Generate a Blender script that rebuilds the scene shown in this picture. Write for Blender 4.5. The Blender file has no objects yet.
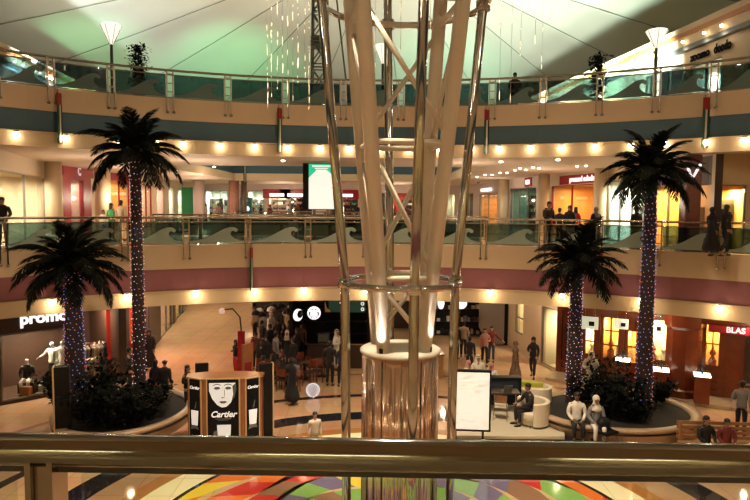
import bpy, bmesh, math, random
from mathutils import Vector, Matrix, Euler
SC = bpy.context.scene
COL = SC.collection
PI = math.pi
R = math.radians
rnd = random.Random(7)

# ------------------------------------------------------------------ camera
EYE = Vector((0, 0, 7.2))
cam_d = bpy.data.cameras.new('camera')
cam_d.sensor_width = 36.0
cam_d.lens = 30.0
cam_d.clip_end = 400
cam = bpy.data.objects.new('camera', cam_d)
COL.objects.link(cam)
CAM_M = Matrix.Rotation(R(90 - 4.03), 4, 'X') @ Matrix.Rotation(R(0.42), 4, 'Z')
cam.matrix_world = Matrix.Translation(EYE) @ CAM_M
SC.camera = cam

def ray(px, py):
    return (CAM_M.to_3x3() @ Vector(((px - 375) / 625, -(py - 250) / 625, -1))).normalized()
def at_y(px, py, y):
    d = ray(px, py); return EYE + d * (y / d.y)
def at_z(px, py, z):
    d = ray(px, py); return EYE + d * ((z - 7.2) / d.z)
def xat(px, y, py=206):
    return at_y(px, py, y).x

# ------------------------------------------------------------------ materials
MATS = {}
def mat(name, col, rough=0.5, metal=0.0, emit=None, es=0.0, noise=0.0, nscale=6.0, coat=0.0, bump=0.0, spec=0.5):
    if name in MATS: return MATS[name]
    m = bpy.data.materials.new(name); m.use_nodes = True
    nt = m.node_tree; b = nt.nodes['Principled BSDF']
    b.inputs['Base Color'].default_value = (*col, 1)
    b.inputs['Roughness'].default_value = rough
    b.inputs['Metallic'].default_value = metal
    b.inputs['Specular IOR Level'].default_value = spec
    if coat:
        b.inputs['Coat Weight'].default_value = coat; b.inputs['Coat Roughness'].default_value = 0.05
    if emit:
        b.inputs['Emission Color'].default_value = (*emit, 1)
        b.inputs['Emission Strength'].default_value = es
    if noise or bump:
        tc = nt.nodes.new('ShaderNodeTexCoord'); n = nt.nodes.new('ShaderNodeTexNoise')
        n.inputs['Scale'].default_value = nscale; n.inputs['Detail'].default_value = 4
        nt.links.new(tc.outputs['Object'], n.inputs['Vector'])
        if noise:
            mx = nt.nodes.new('ShaderNodeMix'); mx.data_type = 'RGBA'
            mx.inputs[6].default_value = (*[c * (1 - noise) for c in col], 1)
            mx.inputs[7].default_value = (*[min(1, c * (1 + noise)) for c in col], 1)
            nt.links.new(n.outputs['Fac'], mx.inputs[0]); nt.links.new(mx.outputs[2], b.inputs['Base Color'])
        if bump:
            bp = nt.nodes.new('ShaderNodeBump'); bp.inputs['Strength'].default_value = bump
            nt.links.new(n.outputs['Fac'], bp.inputs['Height']); nt.links.new(bp.outputs[0], b.inputs['Normal'])
    MATS[name] = m
    return m

def glass_mat(name, tint, gloss=0.08, rough=0.02):
    if name in MATS: return MATS[name]
    m = bpy.data.materials.new(name); m.use_nodes = True
    nt = m.node_tree; nt.nodes.clear()
    o = nt.nodes.new('ShaderNodeOutputMaterial'); t = nt.nodes.new('ShaderNodeBsdfTransparent')
    g = nt.nodes.new('ShaderNodeBsdfGlossy'); mx = nt.nodes.new('ShaderNodeMixShader')
    fr = nt.nodes.new('ShaderNodeLayerWeight')
    pw = nt.nodes.new('ShaderNodeMath'); pw.operation = 'POWER'; pw.inputs[1].default_value = 4.0
    ad = nt.nodes.new('ShaderNodeMath'); ad.operation = 'MULTIPLY_ADD'
    ad.inputs[1].default_value = 0.5; ad.inputs[2].default_value = gloss
    nt.links.new(fr.outputs['Facing'], pw.inputs[0])
    t.inputs[0].default_value = (*tint, 1); g.inputs['Roughness'].default_value = rough
    nt.links.new(pw.outputs[0], ad.inputs[0]); nt.links.new(ad.outputs[0], mx.inputs[0])
    nt.links.new(t.outputs[0], mx.inputs[1]); nt.links.new(g.outputs[0], mx.inputs[2])
    nt.links.new(mx.outputs[0], o.inputs[0])
    MATS[name] = m
    return m

def frost_mat(name, col, opacity):
    m = bpy.data.materials.new(name); m.use_nodes = True
    nt = m.node_tree; b = nt.nodes['Principled BSDF']; o = nt.nodes['Material Output']
    b.inputs['Base Color'].default_value = (*col, 1); b.inputs['Roughness'].default_value = 0.6
    t = nt.nodes.new('ShaderNodeBsdfTransparent'); mx = nt.nodes.new('ShaderNodeMixShader')
    mx.inputs[0].default_value = opacity
    nt.links.new(t.outputs[0], mx.inputs[1]); nt.links.new(b.outputs[0], mx.inputs[2]); nt.links.new(mx.outputs[0], o.inputs[0])
    MATS[name] = m
    return m

# ------------------------------------------------------------------ mesh builder
class MB:
    def __init__(s): s.v = []; s.f = []; s.m = []; s.sm = []
    def add(s, vs, fs, mi=0, smooth=False):
        o = len(s.v); s.v += [tuple(v) for v in vs]
        for f in fs: s.f.append([i + o for i in f]); s.m.append(mi); s.sm.append(smooth)
        return s
    def box(s, c, d, rz=0, mi=0, M=None):
        x, y, z = d[0] / 2, d[1] / 2, d[2] / 2
        T = M if M is not None else Matrix.Translation(Vector(c)) @ Matrix.Rotation(rz, 4, 'Z')
        vs = [T @ Vector((a * x, b * y, e * z)) for e in (-1, 1) for (a, b) in ((-1, -1), (1, -1), (1, 1), (-1, 1))]
        return s.add(vs, [(3, 2, 1, 0), (4, 5, 6, 7), (0, 1, 5, 4), (1, 2, 6, 5), (2, 3, 7, 6), (3, 0, 4, 7)], mi)
    def prism(s, poly, z0, z1, mi=0, smooth=False):
        n = len(poly)
        vs = [(p[0], p[1], z0) for p in poly] + [(p[0], p[1], z1) for p in poly]
        s.add(vs, [tuple(range(n))[::-1], tuple(range(n, 2 * n))], mi)
        o = len(s.v) - 2 * n
        for i in range(n):
            j = (i + 1) % n
            s.f.append([o + i, o + j, o + n + j, o + n + i]); s.m.append(mi); s.sm.append(smooth)
        return s
    def plate(s, poly, T, th, mi=0):
        # poly in local x,z ; thickness th along local y
        n = len(poly)
        vs = [T @ Vector((p[0], -th / 2, p[1])) for p in poly] + [T @ Vector((p[0], th / 2, p[1])) for p in poly]
        fs = [tuple(range(n)), tuple(range(n, 2 * n))[::-1]] + [(i, n + i, n + (i + 1) % n, (i + 1) % n) for i in range(n)]
        return s.add(vs, fs, mi)
    def tube(s, pts, rad, seg=8, mi=0, cap=True, smooth=True, closed=False):
        pts = [Vector(p) for p in pts]; n = len(pts)
        if not hasattr(rad, '__len__'): rad = [rad] * n
        o = len(s.v); up = None
        for i, p in enumerate(pts):
            if closed: t = pts[(i + 1) % n] - pts[i - 1]
            else: t = pts[min(i + 1, n - 1)] - pts[max(i - 1, 0)]
            t = t.normalized() if t.length > 1e-9 else Vector((0, 0, 1))
            if up is None:
                up = Vector((0, 0, 1)) if abs(t.z) < .9 else Vector((1, 0, 0))
            a = t.cross(up)
            if a.length < 1e-6: a = t.cross(Vector((0, 1, 0)))
            a.normalize(); b = t.cross(a).normalized(); up = -b if (-b).dot(up) > 0 else b
            for k in range(seg):
                w = 2 * PI * k / seg
                s.v.append(tuple(p + (a * math.cos(w) + b * math.sin(w)) * rad[i]))
        for i in range(n if closed else n - 1):
            j = (i + 1) % n
            for k in range(seg):
                l = (k + 1) % seg
                s.f.append([o + i * seg + k, o + i * seg + l, o + j * seg + l, o + j * seg + k]); s.m.append(mi); s.sm.append(smooth)
        if cap and not closed:
            s.f.append([o + k for k in range(seg)][::-1]); s.m.append(mi); s.sm.append(False)
            s.f.append([o + (n - 1) * seg + k for k in range(seg)]); s.m.append(mi); s.sm.append(False)
        return s
    def lathe(s, prof, seg=16, c=(0, 0), mi=0, smooth=True, sx=1, sy=1, cap=True):
        o = len(s.v)
        for r, z in prof:
            for k in range(seg):
                w = 2 * PI * k / seg
                s.v.append((c[0] + r * sx * math.cos(w), c[1] + r * sy * math.sin(w), z))
        for i in range(len(prof) - 1):
            for k in range(seg):
                l = (k + 1) % seg
                s.f.append([o + i * seg + k, o + i * seg + l, o + (i + 1) * seg + l, o + (i + 1) * seg + k]); s.m.append(mi); s.sm.append(smooth)
        for i, flip in ((0, True), (len(prof) - 1, False)):
            if cap and prof[i][0] > 1e-4:
                f = [o + i * seg + k for k in range(seg)]
                s.f.append(f[::-1] if flip else f); s.m.append(mi); s.sm.append(False)
        return s
    def ball(s, c, r, seg=8, rings=6, mi=0, sc=(1, 1, 1)):
        o = len(s.v)
        s.v.append((c[0], c[1], c[2] - r * sc[2]))
        for i in range(1, rings):
            a = -PI / 2 + PI * i / rings
            for k in range(seg):
                w = 2 * PI * k / seg
                s.v.append((c[0] + r * sc[0] * math.cos(a) * math.cos(w), c[1] + r * sc[1] * math.cos(a) * math.sin(w), c[2] + r * sc[2] * math.sin(a)))
        s.v.append((c[0], c[1], c[2] + r * sc[2])); top = len(s.v) - 1
        for k in range(seg):
            l = (k + 1) % seg
            s.f.append([o, o + 1 + l, o + 1 + k]); s.m.append(mi); s.sm.append(True)
            for i in range(rings - 2):
                a = o + 1 + i * seg
                s.f.append([a + k, a + l, a + seg + l, a + seg + k]); s.m.append(mi); s.sm.append(True)
            a = o + 1 + (rings - 2) * seg
            s.f.append([a + k, a + l, top]); s.m.append(mi); s.sm.append(True)
        return s
    def build(s, name, mats, parent=None, bevel=0, **props):
        me = bpy.data.meshes.new(name)
        me.from_pydata(s.v, [], s.f)
        if not isinstance(mats, (list, tuple)): mats = [mats]
        for m in mats: me.materials.append(m)
        me.polygons.foreach_set('material_index', s.m)
        me.polygons.foreach_set('use_smooth', s.sm)
        me.validate(); me.update()
        bm = bmesh.new(); bm.from_mesh(me); bmesh.ops.recalc_face_normals(bm, faces=bm.faces); bm.to_mesh(me); bm.free()
        o = bpy.data.objects.new(name, me); COL.objects.link(o)
        if parent: o.parent = parent
        if bevel:
            b = o.modifiers.new('bevel', 'BEVEL'); b.width = bevel; b.segments = 2; b.limit_method = 'ANGLE'
        for k, v in props.items(): o[k] = v
        return o

def tag(o, label=None, cat=None, group=None, kind=None):
    if label: o['label'] = label
    if cat: o['category'] = cat
    if group: o['group'] = group
    if kind: o['kind'] = kind
    return o
def thing(name, label, cat, loc=(0, 0, 0), rz=0, group=None):
    o = bpy.data.objects.new(name, None); COL.objects.link(o)
    o.location = loc; o.rotation_euler = (0, 0, rz); o.empty_display_size = .2
    return tag(o, label, cat, group)
def kids(o): return list(o.children)
CH = {}
def index_children():
    CH.clear()
    for o in COL.objects:
        if o.parent: CH.setdefault(o.parent.name, []).append(o)
def copy_tree(o, parent=None, tree=None):
    tree = tree or family(o)
    c = o.copy(); COL.objects.link(c)
    if parent: c.parent = parent
    for ch, sub in tree:
        copy_tree(ch, c, sub or [])
    return c
def family(o):
    return [(ch, family(ch)) for ch in o.children]
def dup(o, loc, rz=0, label=None, group=None, scale=None):
    c = copy_tree(o)
    c.location = loc; c.rotation_euler = (0, 0, rz)
    if label: c['label'] = label
    if group: c['group'] = group
    if scale: c.scale = scale
    return c
def text_obj(name, txt, material, parent, M, size, extrude=0.01, align='CENTER', shear=0, bold=0, sx=1.0, **props):
    cu = bpy.data.curves.new(name, 'FONT'); cu.body = txt; cu.size = size; cu.extrude = extrude
    cu.align_x = align; cu.align_y = 'CENTER'; cu.shear = shear; cu.offset = bold
    tmp = bpy.data.objects.new('tmp', cu); COL.objects.link(tmp)
    dg = bpy.context.evaluated_depsgraph_get()
    me = bpy.data.meshes.new_from_object(tmp.evaluated_get(dg)); bpy.data.objects.remove(tmp); bpy.data.curves.remove(cu)
    me.name = name
    me.materials.clear(); me.materials.append(material)
    me.transform(Matrix.Diagonal((sx, 1, 1, 1)))
    o = bpy.data.objects.new(name, me); COL.objects.link(o)
    if parent: o.parent = parent
    o.matrix_local = M
    for k, v in props.items(): o[k] = v
    return o
def upright(loc, rz=0):   # text plane standing up, facing local -y
    return Matrix.Translation(Vector(loc)) @ Matrix.Rotation(rz, 4, 'Z') @ Matrix.Rotation(PI / 2, 4, 'X')
def point(name, loc, e, col=(1, .8, .55), r=.08, parent=None):
    l = bpy.data.lights.new(name, 'POINT'); l.energy = e; l.color = col; l.shadow_soft_size = r
    o = bpy.data.objects.new(name, l); COL.objects.link(o); o.location = loc
    if parent: o.parent = parent
    return o
def spot(name, loc, to, e, col, ang=60, blend=.6, r=.1, parent=None):
    l = bpy.data.lights.new(name, 'SPOT'); l.energy = e; l.color = col; l.spot_size = R(ang); l.spot_blend = blend; l.shadow_soft_size = r
    o = bpy.data.objects.new(name, l); COL.objects.link(o)
    d = (Vector(to) - Vector(loc)).normalized()
    o.matrix_world = Matrix.Translation(Vector(loc)) @ d.to_track_quat('-Z', 'Y').to_matrix().to_4x4()
    if parent: o.parent = parent
    return o
def area(name, loc, to, e, col, sx, sy, parent=None):
    l = bpy.data.lights.new(name, 'AREA'); l.shape = 'RECTANGLE'; l.size = sx; l.size_y = sy; l.energy = e; l.color = col
    o = bpy.data.objects.new(name, l); COL.objects.link(o)
    d = (Vector(to) - Vector(loc)).normalized()
    o.matrix_world = Matrix.Translation(Vector(loc)) @ d.to_track_quat('-Z', 'Y').to_matrix().to_4x4()
    if parent: o.parent = parent
    return o

# ------------------------------------------------------------------ palette
M = {}
M['cream'] = mat('cream_plaster', (.58, .43, .28), .55, noise=.05, nscale=2)
M['lipcream'] = mat('lip_plaster', (.58, .43, .27), .55, noise=.04)
M['ceil'] = mat('ceiling_plaster', (.66, .52, .42), .7, noise=.03)
M['blue'] = mat('blue_grey_band', (.020, .068, .100), .4, noise=.08)
M['mauve'] = mat('mauve_band', (.26, .095, .11), .45, noise=.06)
M['chrome'] = mat('chrome', (.66, .60, .54), .10, 1.0, noise=.10, nscale=1.2)
M['rail'] = mat('rail_steel', (.40, .34, .27), .22, 1.0)
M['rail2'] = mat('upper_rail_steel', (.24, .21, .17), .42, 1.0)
M['white'] = mat('cream_paint', (.84, .77, .65), .35, noise=.03)
M['black'] = mat('black_satin', (.009, .009, .010), .5, spec=.2)
M['dark'] = mat('dark_brown', (.035, .018, .012), .45, noise=.2)
M['glass'] = glass_mat('teal_glass', (.36, .50, .51), .05)
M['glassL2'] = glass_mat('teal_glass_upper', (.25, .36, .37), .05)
M['clear'] = glass_mat('clear_glass', (.90, .95, .93), .02)
M['wave'] = frost_mat('frosted_film', (.34, .42, .35), .88)
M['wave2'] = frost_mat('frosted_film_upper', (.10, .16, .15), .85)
M['floorw'] = mat('pale_marble', (.50, .38, .26), .12, noise=.12, nscale=3)
M['bulb'] = mat('lit_bulb', (1, .9, .7), .4, emit=(1, .84, .55), es=14)

# ------------------------------------------------------------------ the void
CX, CY, EA, EB = 0.2, 13.4, 15.97, 12.1
def E(t, off=0):
    n = Vector((math.cos(t) / EA, math.sin(t) / EB)).normalized()
    return Vector((CX + EA * math.cos(t), CY + EB * math.sin(t))) + n * off
def E_px(px, off=0, py=206):
    """angle on the far side of the ellipse seen at pixel column px"""
    d = ray(px, py); k = d.x / d.y
    lo, hi = R(5), R(175)
    f = lambda t: (lambda p: p.x - k * p.y)(E(t, off))
    for _ in range(50):
        mid = (lo + hi) / 2
        if f(mid) > 0: lo = mid
        else: hi = mid
    return lo
Z1, Z2 = 5.6, 11.15

def fill_poly(name, outer, holes, z, m, **props):
    bm = bmesh.new(); es = []
    for loop in [outer] + holes:
        vs = [bm.verts.new((p[0], p[1], z)) for p in loop]
        es += [bm.edges.new((vs[i], vs[(i + 1) % len(vs)])) for i in range(len(vs))]
    bmesh.ops.triangle_fill(bm, use_beauty=True, edges=es)
    me = bpy.data.meshes.new(name); bm.to_mesh(me); bm.free(); me.materials.append(m)
    o = bpy.data.objects.new(name, me); COL.objects.link(o)
    for k, v in props.items(): o[k] = v
    return o
def ell(off, n=96): return [E(2 * PI * i / n, off) for i in range(n)]
OUT = [(-24, -9), (24, -9), (24, 62), (-24, 62)]
HALL = [(-11, 31), (5.5, 31), (5.5, 49), (-11, 49)]
ST = dict(kind='structure')
fill_poly('floor_upper_gallery', OUT, [ell(.02), HALL], Z1, M['floorw'], **ST)
fill_poly('ceiling_ground', OUT, [ell(.25), HALL], 3.75, M['ceil'], **ST)
fill_poly('ceiling_gallery', OUT, [ell(.25), HALL], 9.13, M['ceil'], **ST)
fill_poly('floor_top_gallery', OUT, [ell(.02), HALL], Z2, M['floorw'], **ST)

def ring(mb, prof, mi, n=96, smooth=False):
    # prof: list of (off, z)
    o = len(mb.v)
    for off, z in prof:
        for i in range(n):
            p = E(2 * PI * i / n, off); mb.v.append((p.x, p.y, z))
    for a in range(len(prof) - 1):
        for i in range(n):
            j = (i + 1) % n
            mb.f.append([o + a * n + i, o + a * n + j, o + (a + 1) * n + j, o + (a + 1) * n + i]); mb.m.append(mi); mb.sm.append(smooth)
def fascia(name, zt, z1, z2, z3, band, zc):
    mb = MB()
    ring(mb, [(.25, zt), (.0, zt), (.0, z1)], 0)
    ring(mb, [(.0, z1), (.05, z1), (.05, z2), (.0, z2)], 1)
    ring(mb, [(.0, z2), (-.06, z2), (-.06, z2 - .05), (.0, z2 - .07), (-.10, z3), (.25, z3), (.25, zc)], 2)
    mb.build(name, [M['cream'], band, M['lipcream']], **ST)
fascia('trim_mauve_fascia', Z1 + .04, 4.72, 3.89, 3.34, M['mauve'], 3.75)
fascia('trim_blue_fascia', Z2 + .04, 10.38, 9.66, 9.13, M['blue'], 9.13)
# fascias of the hall beyond
for nm, zt, a, b, c, bd in (('trim_hall_blue', Z2, 10.38, 9.66, 9.13, M['blue']), ('trim_hall_mauve', Z1, 4.72, 3.89, 3.34, M['mauve'])):
    mb = MB()
    for (p, q) in zip(HALL, HALL[1:] + HALL[:1]):
        for mi, (u, v) in enumerate(((zt, a), (a, b), (b, c))):
            mb.add([(p[0], p[1], u), (q[0], q[1], u), (q[0], q[1], v), (p[0], p[1], v)], [(0, 1, 2, 3)], mi)
    mb.build(nm, [M['cream'], bd, M['lipcream']], **ST)

# ------------------------------------------------------------------ ground floor with its inlaid rings
TC = (0.55, 13.0)
def ramp_floor():
    m = bpy.data.materials.new('marble_floor'); m.use_nodes = True
    nt = m.node_tree; b = nt.nodes['Principled BSDF']; N = nt.nodes.new; L = nt.links.new
    geo = N('ShaderNodeNewGeometry'); sub = N('ShaderNodeVectorMath'); sub.operation = 'SUBTRACT'
    sub.inputs[1].default_value = (TC[0], TC[1], 0)
    ln = N('ShaderNodeVectorMath'); ln.operation = 'LENGTH'
    L(geo.outputs['Position'], sub.inputs[0]); L(sub.outputs[0], ln.inputs[0])
    mr = N('ShaderNodeMath'); mr.operation = 'DIVIDE'; mr.inputs[1].default_value = 16.0
    L(ln.outputs['Value'], mr.inputs[0])
    cr = N('ShaderNodeValToRGB'); cr.color_ramp.interpolation = 'CONSTANT'
    base = (.68, .43, .25); 
    stops = [(0, base), (5.62, (.02, .015, .012)), (5.72, (.95, .82, .52)), (6.5, (.42, .17, .05)), (6.9, (.46, .27, .15)), (7.75, (.020, .018, .024)), (8.5, base),
             (10.25, (.05, .03, .025)), (10.55, (.60, .38, .22)), (13.2, (.40, .2, .11)), (13.5, base)]
    while len(cr.color_ramp.elements) < len(stops): cr.color_ramp.elements.new(.5)
    for e, (r_, c) in zip(cr.color_ramp.elements, stops): e.position = r_ / 16.0; e.color = (*c, 1)
    L(mr.outputs[0], cr.inputs[0])
    # faint tile joints and mottling
    no = N('ShaderNodeTexNoise'); no.inputs['Scale'].default_value = 1.3; no.inputs['Detail'].default_value = 5
    L(geo.outputs['Position'], no.inputs['Vector'])
    br = N('ShaderNodeTexBrick'); br.offset = 0; br.inputs['Scale'].default_value = 1.0
    br.inputs['Color1'].default_value = (1, 1, 1, 1); br.inputs['Color2'].default_value = (.93, .93, .93, 1); br.inputs['Mortar'].default_value = (.7, .65, .6, 1)
    br.inputs['Mortar Size'].default_value = .012; br.inputs['Brick Width'].default_value = 1.0; br.inputs['Row Height'].default_value = 1.0
    L(geo.outputs['Position'], br.inputs['Vector'])
    m1 = N('ShaderNodeMix'); m1.data_type = 'RGBA'; m1.blend_type = 'MULTIPLY'; m1.inputs[0].default_value = 1
    L(cr.outputs[0], m1.inputs[6]); L(br.outputs['Color'], m1.inputs[7])
    m2 = N('ShaderNodeMix'); m2.data_type = 'RGBA'; m2.blend_type = 'SOFT_LIGHT'; m2.inputs[0].default_value = .5
    L(m1.outputs[2], m2.inputs[6]); L(no.outputs['Color'], m2.inputs[7]); L(m2.outputs[2], b.inputs['Base Color'])
    b.inputs['Roughness'].default_value = .06
    b.inputs['Specular IOR Level'].default_value = .9
    MATS['marble_floor'] = m
    return m
M['floor'] = ramp_floor()
MB().add([(-26, -9, 0), (26, -9, 0), (26, 64, 0), (-26, 64, 0)], [(0, 1, 2, 3)]).build('floor_ground', M['floor'], **ST)
# coloured mosaic disc round the pedestal
cols = dict(r=(.62, .035, .03), o=(.78, .17, .03), y=(.80, .58, .05), g=(.22, .42, .10), p=(.17, .13, .25), n=(.30, .15, .09), l=(.38, .5, .16))
cm = [mat('mosaic_' + k, c, .12, noise=.15, nscale=9, spec=.8) for k, c in cols.items()]; ck = list(cols)
mb = MB(); rr = [0, 1.0, 2.0, 2.75, 3.5, 4.25, 5.0, 5.62]; ns = 28
seq = ['nnpgnnp', 'gpgylpg', 'ygpngyl', 'pgngpyg', 'gpnpngp', 'rnrnpgr', 'ororoyo']
for i in range(7):
    for k in range(ns):
        q = []
        for (r_, dk) in ((rr[i], k), (rr[i], k + .5), (rr[i], k + 1), (rr[i + 1], k + 1), (rr[i + 1], k + .5), (rr[i + 1], k)):
            w = 2 * PI * (dk + .35 * r_ * r_ / 4) / ns
            rad = r_ * (1 + (.05 * math.sin(5 * w + i) if 0 < r_ < 5.4 else 0))
            q.append((TC[0] + rad * math.cos(w), TC[1] + rad * math.sin(w), .006))
        c = seq[i][(k * 2 + (k // 3) + i) % 7]
        ang = math.degrees(2 * PI * (k + .5) / ns) % 360
        if 15 < ang < 75: c = {6: 'o', 5: 'r' if k % 3 else 'o', 4: 'n' if k % 2 else 'p', 3: 'g' if k % 2 else 'p'}.get(i, c)
        if 105 < ang < 170: c = {6: 'y' if k % 3 == 0 else 'o', 5: 'r' if k % 2 else 'o', 4: 'n' if k % 2 else 'r', 3: 'g' if k % 2 else 'p', 2: 'g' if k % 3 else 'n'}.get(i, c)
        if 75 <= ang <= 105: c = {6: 'n', 5: 'p' if k % 2 else 'g', 4: 'g' if k % 2 else 'n', 3: 'y' if k % 2 else 'g'}.get(i, c)
        mb.add(q, [tuple(range(6))], ck.index(c))
mb.build('floor_mosaic_disc', cm, **ST)

# ------------------------------------------------------------------ railings
def wave_poly(w, h):
    pts = [(0, .10), (.12, .13), (.26, .22), (.40, .38), (.52, .55), (.62, .68), (.72, .76), (.81, .76), (.87, .68), (.88, .58), (.84, .52), (.815, .56), (.785, .60), (.75, .53), (.74, .42), (.77, .30), (.84, .19), (.92, .12), (1, .10), (1, .02), (0, .02)]
    return [(x * w, y * h) for x, y in pts]
def railing(name, label, F, angs, glass, wave, posts, off=.12, rm=None):
    rm = rm or M['rail']
    root = thing(name, label, 'railing')
    ts = []
    a0, a1 = angs
    n = 70
    pts = [E(a0 + (a1 - a0) * i / n, off) for i in range(n + 1)]
    MB().tube([(p.x, p.y, F + 1.1) for p in pts], .045, 8).build('handrail', rm, root)
    MB().tube([(p.x, p.y, F + .93) for p in pts], .026, 6).build('lower_rail', rm, root)
    MB().tube([(p.x, p.y, F + .085) for p in pts], .022, 6).build('bottom_channel', rm, root)
    for t in posts:
        p = E(t, off); q = E(t, -.07); nrm = (E(t, 1) - E(t, 0)); rz = math.atan2(nrm.y, nrm.x) - PI / 2
        mb = MB()
        T = Matrix.Translation((p.x, p.y, F)) @ Matrix.Rotation(rz, 4, 'Z')
        for s in (-.11, .11):
            mb.box(0, (.05, .07, 1.06), M=T @ Matrix.Translation((s, 0, .55)))
            mb.box(0, (.035, .05, .66), M=T @ Matrix.Translation((s, -.17, -.16)))
            mb.box(0, (.035, .22, .04), M=T @ Matrix.Translation((s, -.09, .12)))
        for z in (.98, .62, .3): mb.box(0, (.2, .05, .035), M=T @ Matrix.Translation((0, 0, z)))
        post = mb.build('post', rm, root)
        for s in (-.11, .11):
            c = T @ Vector((s, -.17, -.48)); MB().ball(c, .065, 8, 6, sc=(1, 1, .8)).build('clamp_foot', rm, post)
    ps = sorted(posts, reverse=True)   # left to right in the picture
    for u, v in zip(ps, ps[1:]):
        A = E(u, off); B = E(v, off); d = B - A; L_ = d.length; rz = math.atan2(d.y, d.x)
        T = Matrix.Translation((A.x, A.y, F)) @ Matrix.Rotation(rz, 4, 'Z')
        mb = MB().box(0, (L_ - .3, .014, .80), M=T @ Matrix.Translation((L_ / 2, 0, .51)))
        g = mb.build('glass_panel', glass, root)
        T2 = T @ Matrix.Translation((.15, -.018, .10))
        MB().plate(wave_poly(L_ - .3, .82), T2, .004).build('frosted_wave', wave, g)
    return root
def post_angles(pxs):
    ts = [E_px(p) for p in pxs]
    d = abs(ts[0] - ts[1]); 
    for _ in range(5): ts.insert(0, ts[0] + d * .93)
    d = abs(ts[-1] - ts[-2])
    for _ in range(5): ts.append(ts[-1] - d * .93)
    return ts
p1 = post_angles([2, 62, 124, 186, 248, 308, 366, 425, 484, 543, 600, 659, 724])
railing('glass_railing', 'steel and glass railing with frosted wave shapes round the middle floor, above the mauve band', Z1, (p1[0], p1[-1]), M['glass'], M['wave'], p1)
p2 = post_angles([0, 55, 114, 172, 229, 286, 343, 400, 452, 490, 540, 596, 652, 708])
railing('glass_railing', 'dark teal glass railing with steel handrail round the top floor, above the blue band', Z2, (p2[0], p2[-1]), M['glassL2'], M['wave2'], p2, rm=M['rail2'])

M['mast0'] = mat('dark_steel', (.08, .07, .06), .3, .9)
# railing right in front of the camera
root = thing('glass_railing', 'thick polished steel handrail close to the viewer, crossing the whole bottom of the picture', 'railing', (0, 1.24, Z1), R(-1.2))
hz = 1.094
MB().tube([(-4, 0, hz), (4, 0, hz)], .0335, 48).build('handrail', mat('handrail_steel', (.29, .285, .25), .12, 1.0), root)
MB().box((0, 0, hz - .038), (8, .012, .012)).build('glass_channel', M['mast0'], root)
for x0 in (-3.21, -.675, 1.88):
    mb = MB()
    for s in (-.016, .016): mb.box((x0 + s * 1.4, 0, .54), (.012, .06, 1.1))
    mb.box((x0, 0, .54), (.03, .035, 1.08))
    mb.box((x0, -.05, -.1), (.1, .02, .5))
    mb.build('post', M['rail'], root)
for x0 in (-1.94, .60):
    MB().box((x0, 0, .55), (2.4, .012, .99)).build('glass_panel', M['clear'], root)

# ------------------------------------------------------------------ downlights in the lips
def downlight_proto():
    r = thing('downlight', 'x', 'light')
    MB().lathe([(.0, .13), (.07, .12), (.08, .06), (.08, 0.02)], 12).build('housing', M['lipcream'], r)
    MB().ball((0, 0, -.02), .125, 10, 8, sc=(1, 1, .9)).build('bulb', M['bulb'], r)
    return r
DL = downlight_proto()
first = [True]
def put_down(p, z, label, group, e, offl=None):
    if first[0]:
        o = DL; first[0] = False; o.location = (p.x, p.y, z); o['label'] = label; o['group'] = group
    else: o = dup(DL, (p.x, p.y, z), 0, label, group)
    return o
def row(pxs, z, lab, grp, e, eoff, extra):
    ts = [E_px(p, -.2) for p in pxs]
    d0 = ts[0] - ts[1]; d1 = ts[-2] - ts[-1]
    for k in range(extra):
        ts.insert(0, ts[0] + d0); ts.append(ts[-1] - d1)
    for i, t in enumerate(ts):
        p = E(t, -.15); put_down(p, z, lab, grp, e)
        q = E(t, -.32)
        point('bulb_light', (q.x, q.y, z - .12), e, (1, .74, .42), .1)
row([19, 68, 122, 157, 184, 221, 255, 288, 320, 349, 379, 408, 438, 470, 498, 529, 560, 593, 629, 663, 703, 741], 9.50,
    'glowing round downlight in the row along the edge under the blue band', 'downlights under the blue band', 3, .3, 2)
row([-65, 50, 125, 195, 254, 304, 366, 430, 492, 565, 645, 724], 3.80,
    'glowing downlight in the row under the mauve band, shining on the cream edge', 'downlights under the mauve band', 16, .3, 2)
# ================================================================== tower
tw = thing('lattice_tower', 'tall tower of leaning cream tubes inside chrome poles, rising from a round mirrored base', 'tower', (TC[0], TC[1], 0))
M['mirror'] = mat('mirror_steel', (.56, .57, .57), .07, 1.0, noise=.1, nscale=.8)
def sheet_mat():
    m = mat('mirror_sheet', (.88, .64, .52), .17, 1.0); nt = m.node_tree; bs = nt.nodes['Principled BSDF']
    tc = nt.nodes.new('ShaderNodeTexCoord'); mp = nt.nodes.new('ShaderNodeMapping'); mp.inputs['Scale'].default_value = (4, 4, .12)
    n = nt.nodes.new('ShaderNodeTexNoise'); n.inputs['Scale'].default_value = 1.6; n.inputs['Detail'].default_value = 3
    bp = nt.nodes.new('ShaderNodeBump'); bp.inputs['Strength'].default_value = .55; bp.inputs['Distance'].default_value = .25
    L = nt.links.new; L(tc.outputs['Object'], mp.inputs['Vector']); L(mp.outputs[0], n.inputs['Vector']); L(n.outputs['Fac'], bp.inputs['Height']); L(bp.outputs[0], bs.inputs['Normal'])
    return m
M['sheet'] = sheet_mat()
ped = MB().lathe([(.80, 0), (.80, 4.16)], 64).build('pedestal', M['sheet'], tw)
MB().lathe([(.84, 4.15), (.85, 4.16), (.85, 4.2), (.80, 4.23), (0, 4.23)], 64).build('pedestal_cap', M['white'], ped)
mb = MB()
for k in range(12):
    w_ = 2 * PI * k / 12; mb.tube([(.806 * math.cos(w_), .806 * math.sin(w_), .05), (.806 * math.cos(w_), .806 * math.sin(w_), 4.1)], .008, 6)
mb.build('panel_seam', M['rail'], ped)
ca = [(-.85, -1.13), (1.13, -.85), (.85, 1.13), (-1.13, .85)]
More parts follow.
